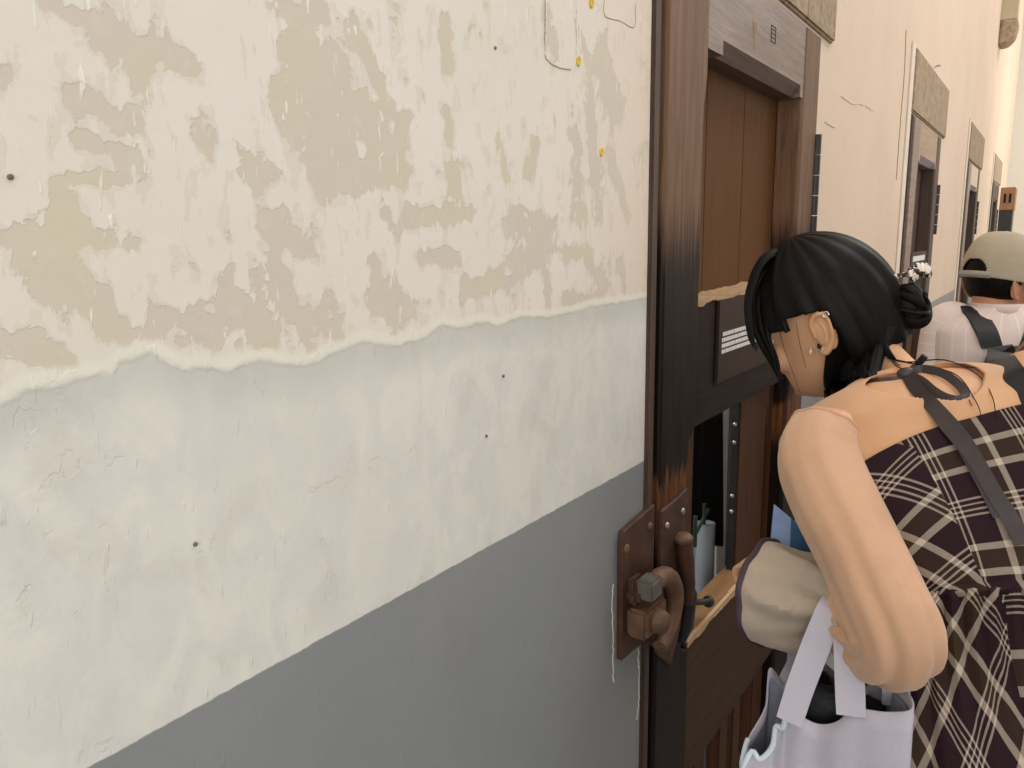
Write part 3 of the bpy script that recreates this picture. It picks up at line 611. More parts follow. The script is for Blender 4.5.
class Head:
    def __init__(s, azd, pitch, roll, anchor_px, local, scale=1.0):
        fw, ri = az(azd); p, q = math.radians(pitch), math.radians(roll)
        f = fw * math.cos(p) - UP * math.sin(p); u = UP * math.cos(p) + fw * math.sin(p)
        s.r = ri * math.cos(q) + u * math.sin(q); s.u = u * math.cos(q) - ri * math.sin(q); s.f = f; s.k = scale
        s.o = P(*anchor_px) - s.A(local)
    def A(s, l): l = np.asarray(l); return s.k * (l[..., 0:1] * s.r + l[..., 1:2] * s.f + l[..., 2:3] * s.u) if l.ndim > 1 else s.k * (l[0] * s.r + l[1] * s.f + l[2] * s.u)
    def w(s, l): return s.o + s.A(np.asarray(l, float))
    def skull(s, b, grow=0.0, n=40):
        T = np.array(HEADT); zs = np.concatenate([np.linspace(T[0, 0], T[-1, 0], 34)]); rings = []
        for z in zs:
            fr, bk, hw = (np.interp(z, T[:, 0], T[:, i]) for i in (1, 2, 3)); c = (fr + bk) / 2; q = np.arange(n) * 2 * math.pi / n
            y = c + (fr - bk) / 2 * np.sin(q); x = hw * np.sign(np.cos(q)) * np.abs(np.cos(q)) ** (.92)
            x = x * np.where(y > c, 1 - .16 * ((y - c) / ((fr - bk) / 2 + 1e-6)) ** 2, 1)
            L = np.stack([x, y, np.full(n, z)], 1); ctr = np.array([0, -.01, .11])
            d = L - ctr; L = L + d / np.linalg.norm(d, axis=1, keepdims=True) * grow
            rings.append(s.w(L))
        b.loft(rings)
    def face(s, b):
        E_ = lambda c, a: b.ellipsoid(s.w(c), [s.A((a[0], 0, 0)), s.A((0, a[1], 0)), s.A((0, 0, a[2]))], 16, 10)
        b.loft([s.w(np.array([(w_ * math.cos(q), y + d * math.sin(q), z) for q in np.arange(12) * math.pi / 6])) for z, y, w_, d in ((.128, .086, .006, .006), (.108, .092, .008, .011), (.092, .099, .012, .015), (.083, .098, .014, .014), (.076, .09, .011, .008))])
        E_((0, .09, .060), (.020, .009, .006)); E_((0, .088, .051), (.018, .010, .006)); E_((0, .084, .012), (.016, .012, .012))
        for sx in (-1, 1): E_((sx * .036, .075, .08), (.024, .016, .02)); E_((sx * .031, .080, .128), (.022, .01, .007))
    def ears(s, b, sides=(-1, 1), dz=0.0):
        for sx in sides:
            def L(y, z, x=0): return s.w((sx * (.077 + .55 * x), y * .74 - .019 - (z - .114) * .28, dz + .113 + (z - .114) * 1.0 + y * .18))
            hel = [L(.006, .112, .003), L(.010, .128, .006), L(.002, .142, .010), L(-.014, .146, .014), L(-.026, .137, .016), L(-.029, .120, .014), L(-.024, .103, .010), L(-.016, .092, .007), L(-.007, .086, .005), (L(-.001, .090, .003))]
            b.tube(catmull(hel, 40), [.0038, .0042, .0045, .0045, .0042, .004, .004, .005, .0055, .004], 8)
            ant = [L(-.002, .135, .006), L(-.012, .128, .009), L(-.016, .116, .009), L(-.012, .103, .007), L(-.003, .1, .005)]
            b.tube(catmull(ant, 24), [.003, .004, .004, .0035, .003], 8)
            b.ellipsoid(L(-.011, .116, .003), [s.A((sx * .006, -.003, 0)), s.A((0, .017, 0)), s.A((0, 0, .030))], 14, 10)
            b.ellipsoid(L(.006, .112, .004), [s.A((.004, 0, 0)), s.A((0, .004, 0)), s.A((0, 0, .006))], 8, 6)
            b.ellipsoid(L(-.006, .088, .004), [s.A((.0035, 0, 0)), s.A((0, .0055, 0)), s.A((0, 0, .0075))], 10, 8)
def hand(b, wrist, palm_dir, palm_n, side, curl=1.0, k=1.0):
    """palm_dir: wrist to knuckles; palm_n: out of the palm; side: towards the thumb"""
    d, nrm = unit(palm_dir), unit(palm_n); s_ = unit(np.asarray(side) - d * np.dot(side, d)); nrm = unit(np.cross(d, s_)) * (1 if np.dot(np.cross(d, s_), nrm) > 0 else -1)
    W_ = lambda a, c, e: wrist + k * (d * a + s_ * c + nrm * e)
    b.loft([ring(W_(a, c, 0), s_, nrm, w_ * k, t * k, 20, 2.6) for a, c, w_, t in ((-.01, 0, .024, .017), (.015, 0, .028, .017), (.045, .001, .037, .015), (.075, 0, .040, .013), (.092, 0, .037, .011))])
    for i, (c, ln, r0) in enumerate(((.030, .070, .0085), (.010, .080, .009), (-.011, .074, .0085), (-.030, .058, .0075))):
        p = W_(.083, c, 0); pts = [p]; a = .25 * curl + .08 * i
        for j, f in enumerate((.48, .3, .24)):
            p = p + k * ln * f * (d * math.cos(a) + nrm * math.sin(a) + s_ * .05 * (1.5 - i) * (1 - j * .3)); pts.append(p); a += (.75, .65, .4)[j] * curl
        limb(b, pts, [r0 * k, r0 * .95 * k, r0 * .88 * k, r0 * .75 * k], 12, 14)
    limb(b, [W_(.012, .022, .004), W_(.035, .045, .014), W_(.058, .056, .024), W_(.08, .056, .034)], [.013 * k, .012 * k, .010 * k, .008 * k], 12, 14)
def remesh(o, vox=.0045, smooth=4):
    modded(o, ('REMESH', dict(mode='VOXEL', voxel_size=vox, use_smooth_shade=True)), ('SMOOTH', dict(factor=.5, iterations=smooth)))
    return o
def join_into(o, mb, mat):
    """add another shell to an already remeshed body (same object, own material slot)"""
    me2 = bpy.data.meshes.new('x'); me2.from_pydata(mb.v, [], mb.f)
    bm = bmesh.new(); bm.from_mesh(o.data); k = len(bm.faces); bm.from_mesh(me2)
    bm.faces.ensure_lookup_table()
    if mat.name not in [m.name for m in o.data.materials]: o.data.materials.append(mat)
    idx = [m.name for m in o.data.materials].index(mat.name); new = bm.faces[k:]
    bmesh.ops.recalc_face_normals(bm, faces=new)
    for f in new: f.material_index = idx; f.smooth = True
    bm.to_mesh(o.data); bm.free(); bpy.data.meshes.remove(me2)

class Torso:
    """trunk as rings along a spine; rows: (s along the spine from the waist, half width, half depth, roundness)"""
    def __init__(s, waist, neck, f, roll_w, roll_n, T): s.w, s.n, s.f, s.rw, s.rn, s.T = waist, neck, f, roll_w, roll_n, np.array(T); s.L = np.linalg.norm(neck - waist)
    def frame(s, t):
        up = unit(s.n - s.w); lean = (s.n - s.w) - UP * np.dot(s.n - s.w, UP)
        # the spine leaves the waist steeply and bends forward towards the neck
        a = np.clip(t, -.2, 1.3); c = s.w + (s.n - s.w) * a - lean * .28 * a * (1 - min(a, 1)) + UP * .10 * s.L * a * (1 - min(a, 1))
        e = .03; a2 = a + e; c2 = s.w + (s.n - s.w) * a2 - lean * .28 * a2 * (1 - min(a2, 1)) + UP * .10 * s.L * a2 * (1 - min(a2, 1))
        u = unit(c2 - c); r = unit(s.rw * (1 - np.clip(a, 0, 1)) + s.rn * np.clip(a, 0, 1)); r = unit(r - u * np.dot(r, u)); f = np.cross(u, r)
        return c, u, r, f
    def pt(s, t, q, grow=0.0):
        c, u, r, f = s.frame(t); T = s.T; w_, d, e = (np.interp(t, T[:, 0], T[:, i]) for i in (1, 2, 3)); a, b_ = math.cos(q), math.sin(q)
        return c + r * (w_ + grow) * np.sign(a) * abs(a) ** (2 / e) + f * (d + grow) * np.sign(b_) * abs(b_) ** (2 / e)
    def ring(s, t, grow=0.0, n=48, gr=None):
        c, u, r, f = s.frame(t); T = s.T; w_, d, e = (np.interp(t, T[:, 0], T[:, i]) for i in (1, 2, 3))
        return ring(c, r, f, w_ + grow, d + grow, n, e)

# ---- the woman peering at the door
F40, R40 = az(42)
w_loc = P(1030, 598, .82) + F40 * .09; w_loc[2] = 0
wo = thing('person', w_loc, 'woman in plaid dress with beige sleeves and dark bun, leaning to the door', 'person')
Lsh, Rsh = P(818, 453, .985), P(1042, 385, 1.06)
Wc = P(1030, 598, .82) + unit(.85 * F40 - .5 * UP) * .088; Nc = P(915, 374, 1.03) + unit(.72 * F40 - .7 * UP) * .053
rw, rn = unit(R40 + UP * .1), unit(R40 + UP * .48)
TW_ = Torso(Wc, Nc, F40, rw, rn, [(-.2, .135, .10, 2.2), (0, .112, .086, 2.2), (.3, .132, .094, 2.3), (.55, .152, .098, 2.3), (.72, .165, .092, 2.4), (.84, .168, .078, 2.3), (.93, .138, .066, 2.2), (1.0, .080, .055, 2.0), (1.08, .055, .05, 2)])
hd = Head(80, 22, 17, (821, 332, 1.11), (-.076, -.022, .114), .98)
b = MB()
b.loft([TW_.ring(t, -.004, 40) for t in np.linspace(.25, 1.06, 26)])
pelv = Wc - UP * .2; feet = []
b.loft([ring(Wc + (pelv - Wc) * t + F40 * (.02 - .04 * max(t, 0)) + (F40 * .06 if t < -.3 else 0), R40, F40, w_, d, 40, 2.2) for t, w_, d in ((-.5, .085, .05), (-.1, .085, .05), (.2, .09, .055), (.6, .12, .085), (1.0, .135, .10), (1.25, .13, .10), (1.4, .10, .09))])
for sx in (-1, 1):
    hip = pelv + R40 * .085 * sx; ft = np.array([hip[0], hip[1], .07]) + R40 * .01 * sx - F40 * .03; kn = (hip + ft) / 2 + F40 * .03; feet.append(ft)
    limb(b, [hip, hip * .55 + kn * .45, kn, kn * .6 + ft * .4 - F40 * .02, ft], [.088, .075, .055, .052, .036], 20, 30)
    b.loft([ring(ft + F40 * a + UP * (z - .07), R40, UP, w_, h_, 16, 2.3) for a, z, w_, h_ in ((-.055, .04, .02, .025), (-.03, .045, .03, .04), (.03, .045, .034, .04), (.09, .03, .042, .022), (.15, .02, .036, .014), (.175, .018, .02, .01))])
# neck and head
b.loft([ring(c, hd.r, unit(np.cross(hd.r, Nc - hd.w((0, -.03, .05)))), w_, d, 28) for c, w_, d in ((Nc - unit(hd.w((0, -.03, .05)) - Nc) * .03, .062, .058), (Nc, .056, .054), ((Nc + hd.w((0, -.03, .04))) / 2, .051, .053), (hd.w((0, -.032, .045)), .05, .054), (hd.w((0, -.03, .07)), .045, .05))])
hd.skull(b); hd.face(b)
# left arm (towards the camera): shoulder, elbow, wrist, hand holding the leaflet
elb, wri = P(893, 628, .80), P(802, 578, .99)
limb(b, [Lsh + rn * .04, Lsh, Lsh * .5 + elb * .5 + np.array([0, 0, -.004]), elb], [.044, .043, .039, .036], 20, 24)
limb(b, [elb, elb * .5 + wri * .5, wri], [.036, .033, .023], 20, 20)
hdir = unit(P(762, 560, 1.055) - wri)
hand(b, wri, hdir, unit(np.array([.1, .1, -1.])), F40 * .9 + R40 * .3, 1.5, .88)
# right arm: hangs and bends forward, mostly outside the picture
relb = Rsh + R40 * .09 + F40 * .10 - UP * .25; rwri = relb + F40 * .21 - R40 * .05 - UP * .03
limb(b, [Rsh - rn * .04, Rsh, Rsh * .5 + relb * .5, relb], [.05, .048, .041, .036], 20, 24)
limb(b, [relb, relb * .5 + rwri * .5, rwri], [.036, .033, .023], 20, 20)
hand(b, rwri, unit(rwri - relb), -R40, UP, .7, .95)
body = remesh(b.build('body', M['skin'], wo), .0045, 5)
eb = MB(); hd.ears(eb); join_into(body, eb, M['skin'])
for sx in (-1, 1):
    eye = MB(); eye.ellipsoid(hd.w((sx * .031, .079, .116)), [hd.A((.013, 0, 0)), hd.A((0, .009, 0)), hd.A((0, 0, .008))], 14, 10); join_into(body, eye, M['letter'])
    eye = MB(); eye.ellipsoid(hd.w((sx * .031, .0855, .116)), [hd.A((.0055, 0, 0)), hd.A((0, .0035, 0)), hd.A((0, 0, .006))], 12, 8); join_into(body, eye, M['dark'])
M['lips'] = plain('lips', lin(176, 98, 92), .45, .08, 60)
lipm = MB(); lipm.ellipsoid(hd.w((0, .0945, .060)), [hd.A((.018, 0, 0)), hd.A((0, .006, 0)), hd.A((0, 0, .0045))], 14, 8); lipm.ellipsoid(hd.w((0, .093, .052)), [hd.A((.015, 0, 0)), hd.A((0, .006, 0)), hd.A((0, 0, .005))], 14, 8); join_into(body, lipm, M['lips'])

from mathutils.bvhtree import BVHTree
def bvh(*obs):
    V_ = []; F_ = []
    for o in obs:
        k = len(V_); V_ += [v.co.copy() for v in o.data.vertices]; F_ += [tuple(i + k for i in f.vertices) for f in o.data.polygons]
    return BVHTree.FromPolygons(V_, F_)
def surf(tree, px, py, off=.004, default=1.0):
    """the point of a surface seen at a photo pixel, lifted off it"""
    d = unit(P(px, py, 1.0) - CAM); h = tree.ray_cast(Vector(CAM), Vector(d))
    return np.array(h[0]) - d * off if h[0] is not None else P(px, py, default)
# hair: cap over the skull with a hairline, hanging lower lengths, bun, front locks
def hair_cap():
    b = MB(); n = 140; zs = np.linspace(.0, .24, 44); T = np.array(HEADT); rings = []; uv = []
    ctr = np.array([0, -.01, .11])
    for i, v in enumerate(np.linspace(0.02, .985, 96)):
        ph = math.pi * (1 - v)                 # from below to the crown
        row = []
        for j in range(n):
            q = 2 * math.pi * j / n; d = np.array([math.sin(ph) * math.cos(q), math.sin(ph) * math.sin(q), math.cos(ph)])
            z0 = ctr[2]
            # radius of the skull in this direction (ellipsoid fit) plus the hair's thickness
            ay = .098 if d[1] > 0 else .096; R0 = 1 / math.sqrt((d[0] / .076) ** 2 + (d[1] / ay) ** 2 + (d[2] / (.115 if d[2] > 0 else .13)) ** 2)
            th = .0155 + .006 * max(0, d[2]) - .006 * max(0, -d[1]) + .0022 * math.sin(q * 17 + 5 * v) * math.sin(ph)
            row.append(ctr + d * (R0 + th)); uv.append((j / n * 1.2, v * .6))
        rings.append(hd.w(np.array(row)))
    o = b.loft(rings, False, True)
    # open the face: the front stays covered above the hairline only
    keep = []; V_ = [np.array(p) for p in b.v]
    inv = np.linalg.inv(np.array([hd.r, hd.f, hd.u]).T * hd.k)
    def inside(p):
        x, y, z = inv @ (p - hd.o)
        if z < .05: return False
        if y > .014:                                      # hairline: high on the forehead, down over the temple to the ear
            k = np.clip((abs(x) - .02) / .06, 0, 1); return z > .178 - .035 * k ** 2 - .010 * np.clip((.07 - y) / .05, 0, 1) * k
        if -.046 < y <= .014 and abs(x) > .045: return z > .150 + .25 * min(0, y + .012)     # over the ear
        return True
    b.f = [f for f in b.f if all(inside(V_[i]) for i in f)]
    return b, uv + [(0, 0)]
hb, huv = hair_cap()
hair = hb.build('hair', M['hair'], wo, uv=huv)
def lock(b, pts, w0, w1, flat=.35, n=10, m=26, up=None):
    path = catmull(pts, m); t = np.linspace(0, 1, m); r = w0 * np.clip(np.minimum(1, 6 * t + .4), 0, 1) * (1 - t ** 2) + w1 * t ** 2
    b.tube(path, r, n, flat, True, up)
def uvtube(b): return [(i % 10 / 10 * .3, i / 10 * .02) for i in range(len(b.v))]
H_ = lambda px, py, D: P(px, py, D)
soft(hair, .008)
b = MB(); R_ = np.random.default_rng(5)
# half of the hair hangs down behind the ear and in front of the neck
tb0 = bvh(body)
Q = lambda x, y, o, d: surf(tb0, x, y, o, d)
for i in range(40):
    u = i / 39; x0 = 839 + 48 * u + R_.normal(0, 1.2); D0 = 1.075 + .012 * u
    tipx = 831 + 36 * u ** 1.2 + R_.normal(0, 3); tipy = 404 - 34 * u ** 1.3 + R_.normal(0, 4); mx = x0 * .55 + tipx * .45 - 2
    lock(b, [H_(x0 + 3, 308, D0 + .035), Q(x0, 326, .006, D0), Q(mx + 2, 352, .010, D0 - .01), Q(mx * .5 + tipx * .5, 378, .013, D0 - .015), Q(tipx + 1, tipy - 10, .012, D0 - .015), Q(tipx, tipy, .006, D0 - .01)], .011, .003, .5)
for i in range(14):   # sweep from the side back to the nape and the bun
    u = i / 13; lock(b, [H_(846 + 40 * u, 326 + R_.normal(0, 2), 1.085), Q(868 + 18 * u, 344 + 2 * u, .008, 1.06), Q(884 + 12 * u, 354 + 6 * u, .006, 1.05)], .009, .002, .5)
back = b.build('hair_length', M['hair'], hair, uv=uvtube(b))
# bun: coils round a core
bc = H_(909, 307, 1.105); b = MB(); b.ellipsoid(bc, [hd.A((.022, 0, 0)), hd.A((0, .021, 0)), hd.A((0, 0, .034))], 20, 14)
for i in range(9):
    ph = i * .7; ax1 = hd.A((.021 * math.cos(ph), .006, .033 * math.sin(ph))); ax2 = hd.A((-.012 * math.sin(ph), .021, .014 * math.cos(ph)))
    lock(b, [bc + ax1 * math.cos(q) + ax2 * math.sin(q) for q in np.linspace(0, 5.2, 14)], .0075, .004, .5)
b.build('bun', M['hair'], hair, uv=uvtube(b))
# front locks hanging past the face, with gaps between the strands
b = MB()
fr = [[(800, 243), (768, 256), (753, 278), (749, 300), (752, 325), (760, 345), (772, 366), (781, 384)], [(806, 244), (770, 262), (756, 285), (753, 308), (757, 332), (768, 356), (779, 378)],
      [(806, 246), (774, 262), (761, 285), (758, 310), (762, 334), (773, 358), (782, 380)], [(808, 248), (779, 264), (765, 290), (763, 315), (767, 338), (777, 362), (780, 388)],
      [(810, 250), (782, 268), (770, 292), (766, 318), (770, 342), (775, 362)], [(810, 252), (786, 272), (775, 296), (769, 318), (771, 336)], [(812, 252), (792, 278), (782, 300), (772, 320)], [(815, 255), (797, 285), (790, 305), (780, 318)],
      [(802, 243), (766, 258), (751, 285), (747, 310), (750, 338), (757, 352)]]
for i, L in enumerate(fr):
    for k in range(3 if i < 9 else 5):
        o_ = R_.normal(0, 2.0, 2) * (1 if k else 0); dd = 1.165 - .002 * i
        lock(b, [H_(x + o_[0] * min(1, j / 2) * (.6 if j > 4 else 1), y + o_[1], dd + R_.normal(0, .004) + (.05 if j == 0 else 0)) for j, (x, y) in enumerate(L)], .0085 if i > 2 else .006, .0008, .35, m=30)
for L in [[(796, 322), (800, 345), (806, 368)], [(778, 320), (783, 345), (792, 370), (800, 392)]]:
    lock(b, [H_(x, y, 1.10) for x, y in L], .0004, .0003, 1)
for k in range(5):   # hair drawn along the temple to the ear
    lock(b, [Q(766 + k, 292 - 3 * k, .016, 1.13), Q(776, 309 - 2.2 * k, .012, 1.12), Q(790, 316 - 2.5 * k, .011, 1.11), Q(803, 313 - 3 * k, .012, 1.10), Q(816, 306 - 2 * k, .006, 1.09)], .0065, .002, .4)
b.build('front_locks', M['hair'], hair, uv=uvtube(b))
# spotted clip at the bun, earrings
b = MB(); cc = P(919, 270, 1.095); cr = unit(P(930, 267, 1.095) - P(908, 273, 1.095)); cu = unit(np.cross(cr, unit(cc - CAM)))
for k in range(5): b.ellipsoid(cc + cr * (k - 2) * .006 - cu * .002 * abs(k - 2), [cr * .006, cu * .0115, unit(cc - CAM) * .009], 12, 8)
b.tube(catmull([P(893, 277, 1.10), P(902, 275, 1.095), P(911, 274, 1.095)], 10), .0035, 8)
b.build('hair_clip', M['spots'], hair)
b = MB(); b.ellipsoid(Q(820, 346, .002, 1.06), [(.0045, 0, 0), (0, .0045, 0), (0, 0, .0045)], 12, 8)
er = b.build('earring', M['black_iron'], wo)
b = MB(); ep = Q(811, 347, .003, 1.06); b.ellipsoid(ep - UP * .007, [(.0028, 0, 0), (0, .0028, 0), (0, 0, .004)], 12, 8); b.tube([ep, ep - UP * .005], .001, 6); b.build('earring', M['pearl'], wo)
b = MB(); pth = [Q(826, 315, .002, 1.07) + np.array([.0035 * math.cos(q), 0, .0045 * math.sin(q)]) for q in np.linspace(0, 5.4, 14)]; b.tube(pth, .0012, 6); b.build('ear_cuff', M['silver'], wo)

# ---- dress: bodice with princess seams, gathered waist, long skirt
b = MB(); n = 120; rows = np.linspace(0, 1, 42); uvA = []; uvB = []; seam_of = []; ringsb = []; qs = np.arange(n) * 2 * math.pi / n
ttop = .60 + .13 * np.cos(qs)
for v in rows:
    ringsb.append(np.array([TW_.pt(v * ttop[j], qs[j], .007 + .004 * math.sin(v * 60) * max(0, .15 - v) / .15 + .003 * math.sin(qs[j] * 23 + 6 * math.sin(v * 5)) * max(0, .5 - v)) for j in range(n)]))
mid = int(n * .75); acc = 0; side = []
for k_, (R3, v) in enumerate(zip(ringsb, rows)):
    if k_: acc += np.linalg.norm(R3[mid] - ringsb[k_ - 1][mid])
    arc = np.zeros(n)
    for k in range(1, n // 2 + 1): a, a0 = (mid + k) % n, (mid + k - 1) % n; arc[a] = arc[a0] + np.linalg.norm(R3[a] - R3[a0])
    for k in range(1, n // 2): a, a0 = (mid - k) % n, (mid - k + 1) % n; arc[a] = arc[a0] - np.linalg.norm(R3[a] - R3[a0])
    seam = -.040 - .022 * v
    for j in range(n):
        du = arc[j] - seam; a_ = math.radians(-28 + 120 * du); side.append(du)
        uvA.append((arc[j] + .012, acc - .02)); uvB.append((du * math.cos(a_) - acc * math.sin(a_) + .03, acc * math.cos(a_) + du * math.sin(a_) + .04))
b.loft(ringsb, False, False)
bod = b.build('dress_bodice', M['plaid'], wo, luv=(lambda vs: int(np.mean([side[i] for i in vs]) < 0), uvA, uvB)); soft(bod, .003)
b = MB(); uvA = []; uvB = []; side2 = []; n = 180; rows = np.linspace(0, 1, 46); ringsb = []
zt, zb_ = Wc[2], .42; acc = 0
for t in rows:
    z = zt + (zb_ - zt) * t; fl = .113 + .14 * t ** .8; dp = .09 + .17 * t ** .8
    c = np.array([Wc[0], Wc[1], z]) - F40 * (.02 + .0 * t); q = np.arange(n) * 2 * math.pi / n
    wav = 1 + (.05 * np.sin(q * 11 + 1.3 * math.sin(t * 3)) + .03 * np.sin(q * 19 + 1)) * min(1, .25 + t * 1.2) + .02 * np.sin(q * 37) * max(0, 1 - t * 8)
    ruff = .010 * math.exp(-(t / .02) ** 2)
    R3 = c + np.outer(np.cos(q) * wav * (fl + ruff), R40) + np.outer(np.sin(q) * wav * (dp + ruff), F40)
    k = np.clip(t / .3, 0, 1); k = k * k * (3 - 2 * k); hem = np.array([TW_.pt(.02, a, .010 + .004 * math.sin(a * 37)) for a in q]); hem[:, 2] -= (zt - z) * (1 - .4 * k); R3 = hem * (1 - k) + R3 * k; ringsb.append(R3)
    for j in range(n):
        s_ = ((q[j] - 1.5 * math.pi + math.pi) % (2 * math.pi) - math.pi) * (.19 + .05 * t); dz = (zt - z); a_ = math.radians(-46); du = s_ + .03
        side2.append(du); uvA.append((s_ + .07, -dz - .02)); uvB.append((du * math.cos(a_) + dz * math.sin(a_), -dz * math.cos(a_) + du * math.sin(a_)))
b.loft(ringsb, False, False)
sk = b.build('dress_skirt', M['plaid'], wo, luv=(lambda vs: int(np.mean([side2[i] for i in vs]) < 0), uvA, uvB)); soft(sk, .003)
# sheer top over the back and shoulders with a keyhole at the nape
b = MB(); n = 360; rows = np.linspace(.50, 1.03, 130); rr_ = [TW_.ring(t, .004, n) for t in rows]; b.loft(rr_, False, False)
def pix(p):
    v = MW.T @ (np.asarray(p) - CAM); return 512 + v[0] / -v[2] * FOC, 384 - v[1] / -v[2] * FOC
# keyhole in trunk coordinates: a drop-shaped opening on the back, just right of the spine
kf = []
for f_ in b.f:
    i, j = divmod(f_[0], n); t = rows[i]; q = (j / n - .75) * 2 * math.pi
    w_ = .42 * max(0, min(1, (1.02 - t) / .06)) * max(0, min(1, (t - .70) / .2)) ** .6
    if not (abs(q - .10) < w_ and .70 < t < 1.02): kf.append(f_)
b.f = kf
top = b.build('sheer_top', M['mesh'], wo); tree = bvh(body, top, bod); soft(top, .0015)
# ribbon at the neck: collar band, bow loop and long tails
def strip(b, pts, w, m=40, wdir=None):
    path = catmull(pts, m); wd = np.full(m, w) if np.isscalar(w) else np.interp(np.linspace(0, 1, m), np.linspace(0, 1, len(w)), w); T = np.gradient(path, axis=0); A = []; B = []
    for i in range(m):
        view = unit(path[i] - CAM); side = unit(np.cross(T[i], view)) if wdir is None else unit(wdir); A.append(path[i] - side * wd[i] / 2); B.append(path[i] + side * wd[i] / 2)
    mid = (np.array(A) + np.array(B)) / 2 ; b.loft([np.array([a, (a + c_) / 2, c_]) for a, c_ in zip(A, B)], False, False, closed=False)
Z = lambda x, y, o=.004: surf(tree, x, y, o, 1.0)
b = MB(); strip(b, [Z(848, 381), Z(866, 382), Z(890, 379), Z(907, 375)], .006); strip(b, [Z(905, 375), Z(916, 366), Z(925, 356, .006)], .009)
rb = b.build('ribbon', M['ribbon'], wo, smooth=False); soft(rb, .002)
b = MB(); strip(b, [Z(907, 374, .008), Z(922, 369, .012), Z(942, 373, .016), Z(958, 384, .016), Z(965, 394, .012), Z(960, 400, .006), Z(947, 398, .005), Z(934, 391, .006), Z(922, 381, .006), Z(910, 375, .008)], .011, 60); soft(b.build('bow_loop', M['ribbon'], rb, smooth=False), .0025)
b = MB(); strip(b, [Z(906, 375, .008), Z(916, 388, .010), Z(935, 408, .010), Z(962, 440, .010), Z(985, 480, .010), Z(1003, 515, .010)], [.012, .016, .018, .019, .020, .020]); soft(b.build('ribbon_tail', M['ribbon'], rb, smooth=False), .0025)
b = MB(); strip(b, [Z(912, 375, .010), Z(926, 398, .014), Z(945, 424, .014), Z(972, 455, .014), Z(994, 492, .014), Z(1012, 520, .014), Z(1022, 545, .014)], [.010, .012, .014, .016, .016, .016, .015]); soft(b.build('ribbon_tail', M['ribbon'], rb, smooth=False), .0025)
b = MB(); b.ellipsoid(Z(907, 374, .008), [(.012, .004, 0), (-.002, .008, 0), (0, 0, .009)], 14, 10); b.build('ribbon_knot', M['ribbon'], rb)
for L in [[(885, 355), (905, 362), (945, 360), (978, 375), (992, 396), (996, 418)], [(888, 358), (915, 364), (955, 374), (975, 400), (982, 418)], [(886, 352), (900, 368), (930, 368), (960, 385), (972, 406)], [(890, 352), (897, 364), (912, 370)]]:
    b = MB(); b.tube(catmull([Z(x, y, .007) for x, y in L], 26), [.0011, .0008, .0005], 5); b.build('loose_hair', M['hair'], hair, uv=[(0, i * .01) for i in range(len(b.v))])
# sleeves: off the shoulder, full at the elbow, gathered and flared into a thin cuff
def sleeve(pts, rad, mat, name, n=72, m=60, fold=.05, kf_=7, ph=0, squash=None, par=wo):
    path = catmull(pts, m); r = np.interp(np.linspace(0, 1, m), np.linspace(0, 1, len(rad)), rad)
    fo = np.interp(np.linspace(0, 1, m), np.linspace(0, 1, len(fold)), fold) if not np.isscalar(fold) else np.full(m, fold)
    rings = tube_rings(path, r, n); q = np.arange(n) * 2 * math.pi / n; out = []
    for i, R3 in enumerate(rings):
        t = i / (m - 1); k = 1 + fo[i] * (np.sin(kf_ * q + 2.2 * math.sin(3 * t + ph) + ph) + .6 * np.sin((kf_ * 2 - 1) * q - 4 * t + ph))
        out.append(path[i] + (R3 - path[i]) * k[:, None])
    b = MB(); b.loft(out, False, False); o = b.build(name, mat, par); soft(o, .0012); return o, out
slv, s0 = sleeve([P(826, 433, .985), P(820, 448, .972), P(822, 470, .955), P(838, 508, .915), P(861, 554, .87), P(883, 602, .825), P(897, 634, .805), P(890, 646, .825), P(868, 634, .86), P(846, 610, .90), P(836, 600, .93)],
       [.044, .048, .051, .0495, .0465, .0455, .045, .044, .042, .036, .030], M['sleeve'], 'sleeve', fold=[.02, .012, .015, .02, .03, .05, .08, .1, .1])
_, tr_ = sleeve([P(866, 618, .845), P(850, 606, .885), P(832, 602, .92), P(808, 601, .95), P(785, 597, .98), P(766, 592, 1.0)], [.030, .040, .050, .058, .064, .066], M['cuff'], 'cuff', fold=[.04, .08, .12, .09, .05, .03], kf_=6, ph=1.0, par=slv)
b = MB(); first = s0[0]; b.tube(np.vstack([first, first[:1]]), .0028, 8, cap=False); b.build('sleeve_edge', M['sleeve'], slv)
b = MB(); last = tr_[-1]; b.tube(np.vstack([last, last[:1]]), .0042, 8, cap=False); b.build('cuff_trim', M['plum'], slv)
rs, rr2 = sleeve([Rsh - rn * .03 + UP * .03, Rsh + UP * .004, Rsh * .6 + relb * .4, relb + UP * .03, relb * .5 + rwri * .5, rwri], [.044, .05, .058, .064, .06, .045], M['sleeve'], 'sleeve', fold=.035, ph=2)
for sx, ft in zip((-1, 1), feet):   # shoes
    b = MB(); b.loft([ring(ft + F40 * a + UP * (z - .07), R40, UP, w_, h_, 18, 2.4) for a, z, w_, h_ in ((-.065, .04, .015, .02), (-.05, .045, .032, .04), (.0, .045, .038, .04), (.06, .04, .044, .034), (.12, .03, .048, .024), (.17, .024, .04, .018), (.19, .022, .018, .01))])
    sh = b.build('shoe', M['shoe'], wo)
    b = MB(); b.loft([ring(ft + F40 * .06 + UP * (z - .07), R40, F40, .05, .132, 24, 2.6) for z in (.0, .014)]); b.build('sole', M['sole'], sh)

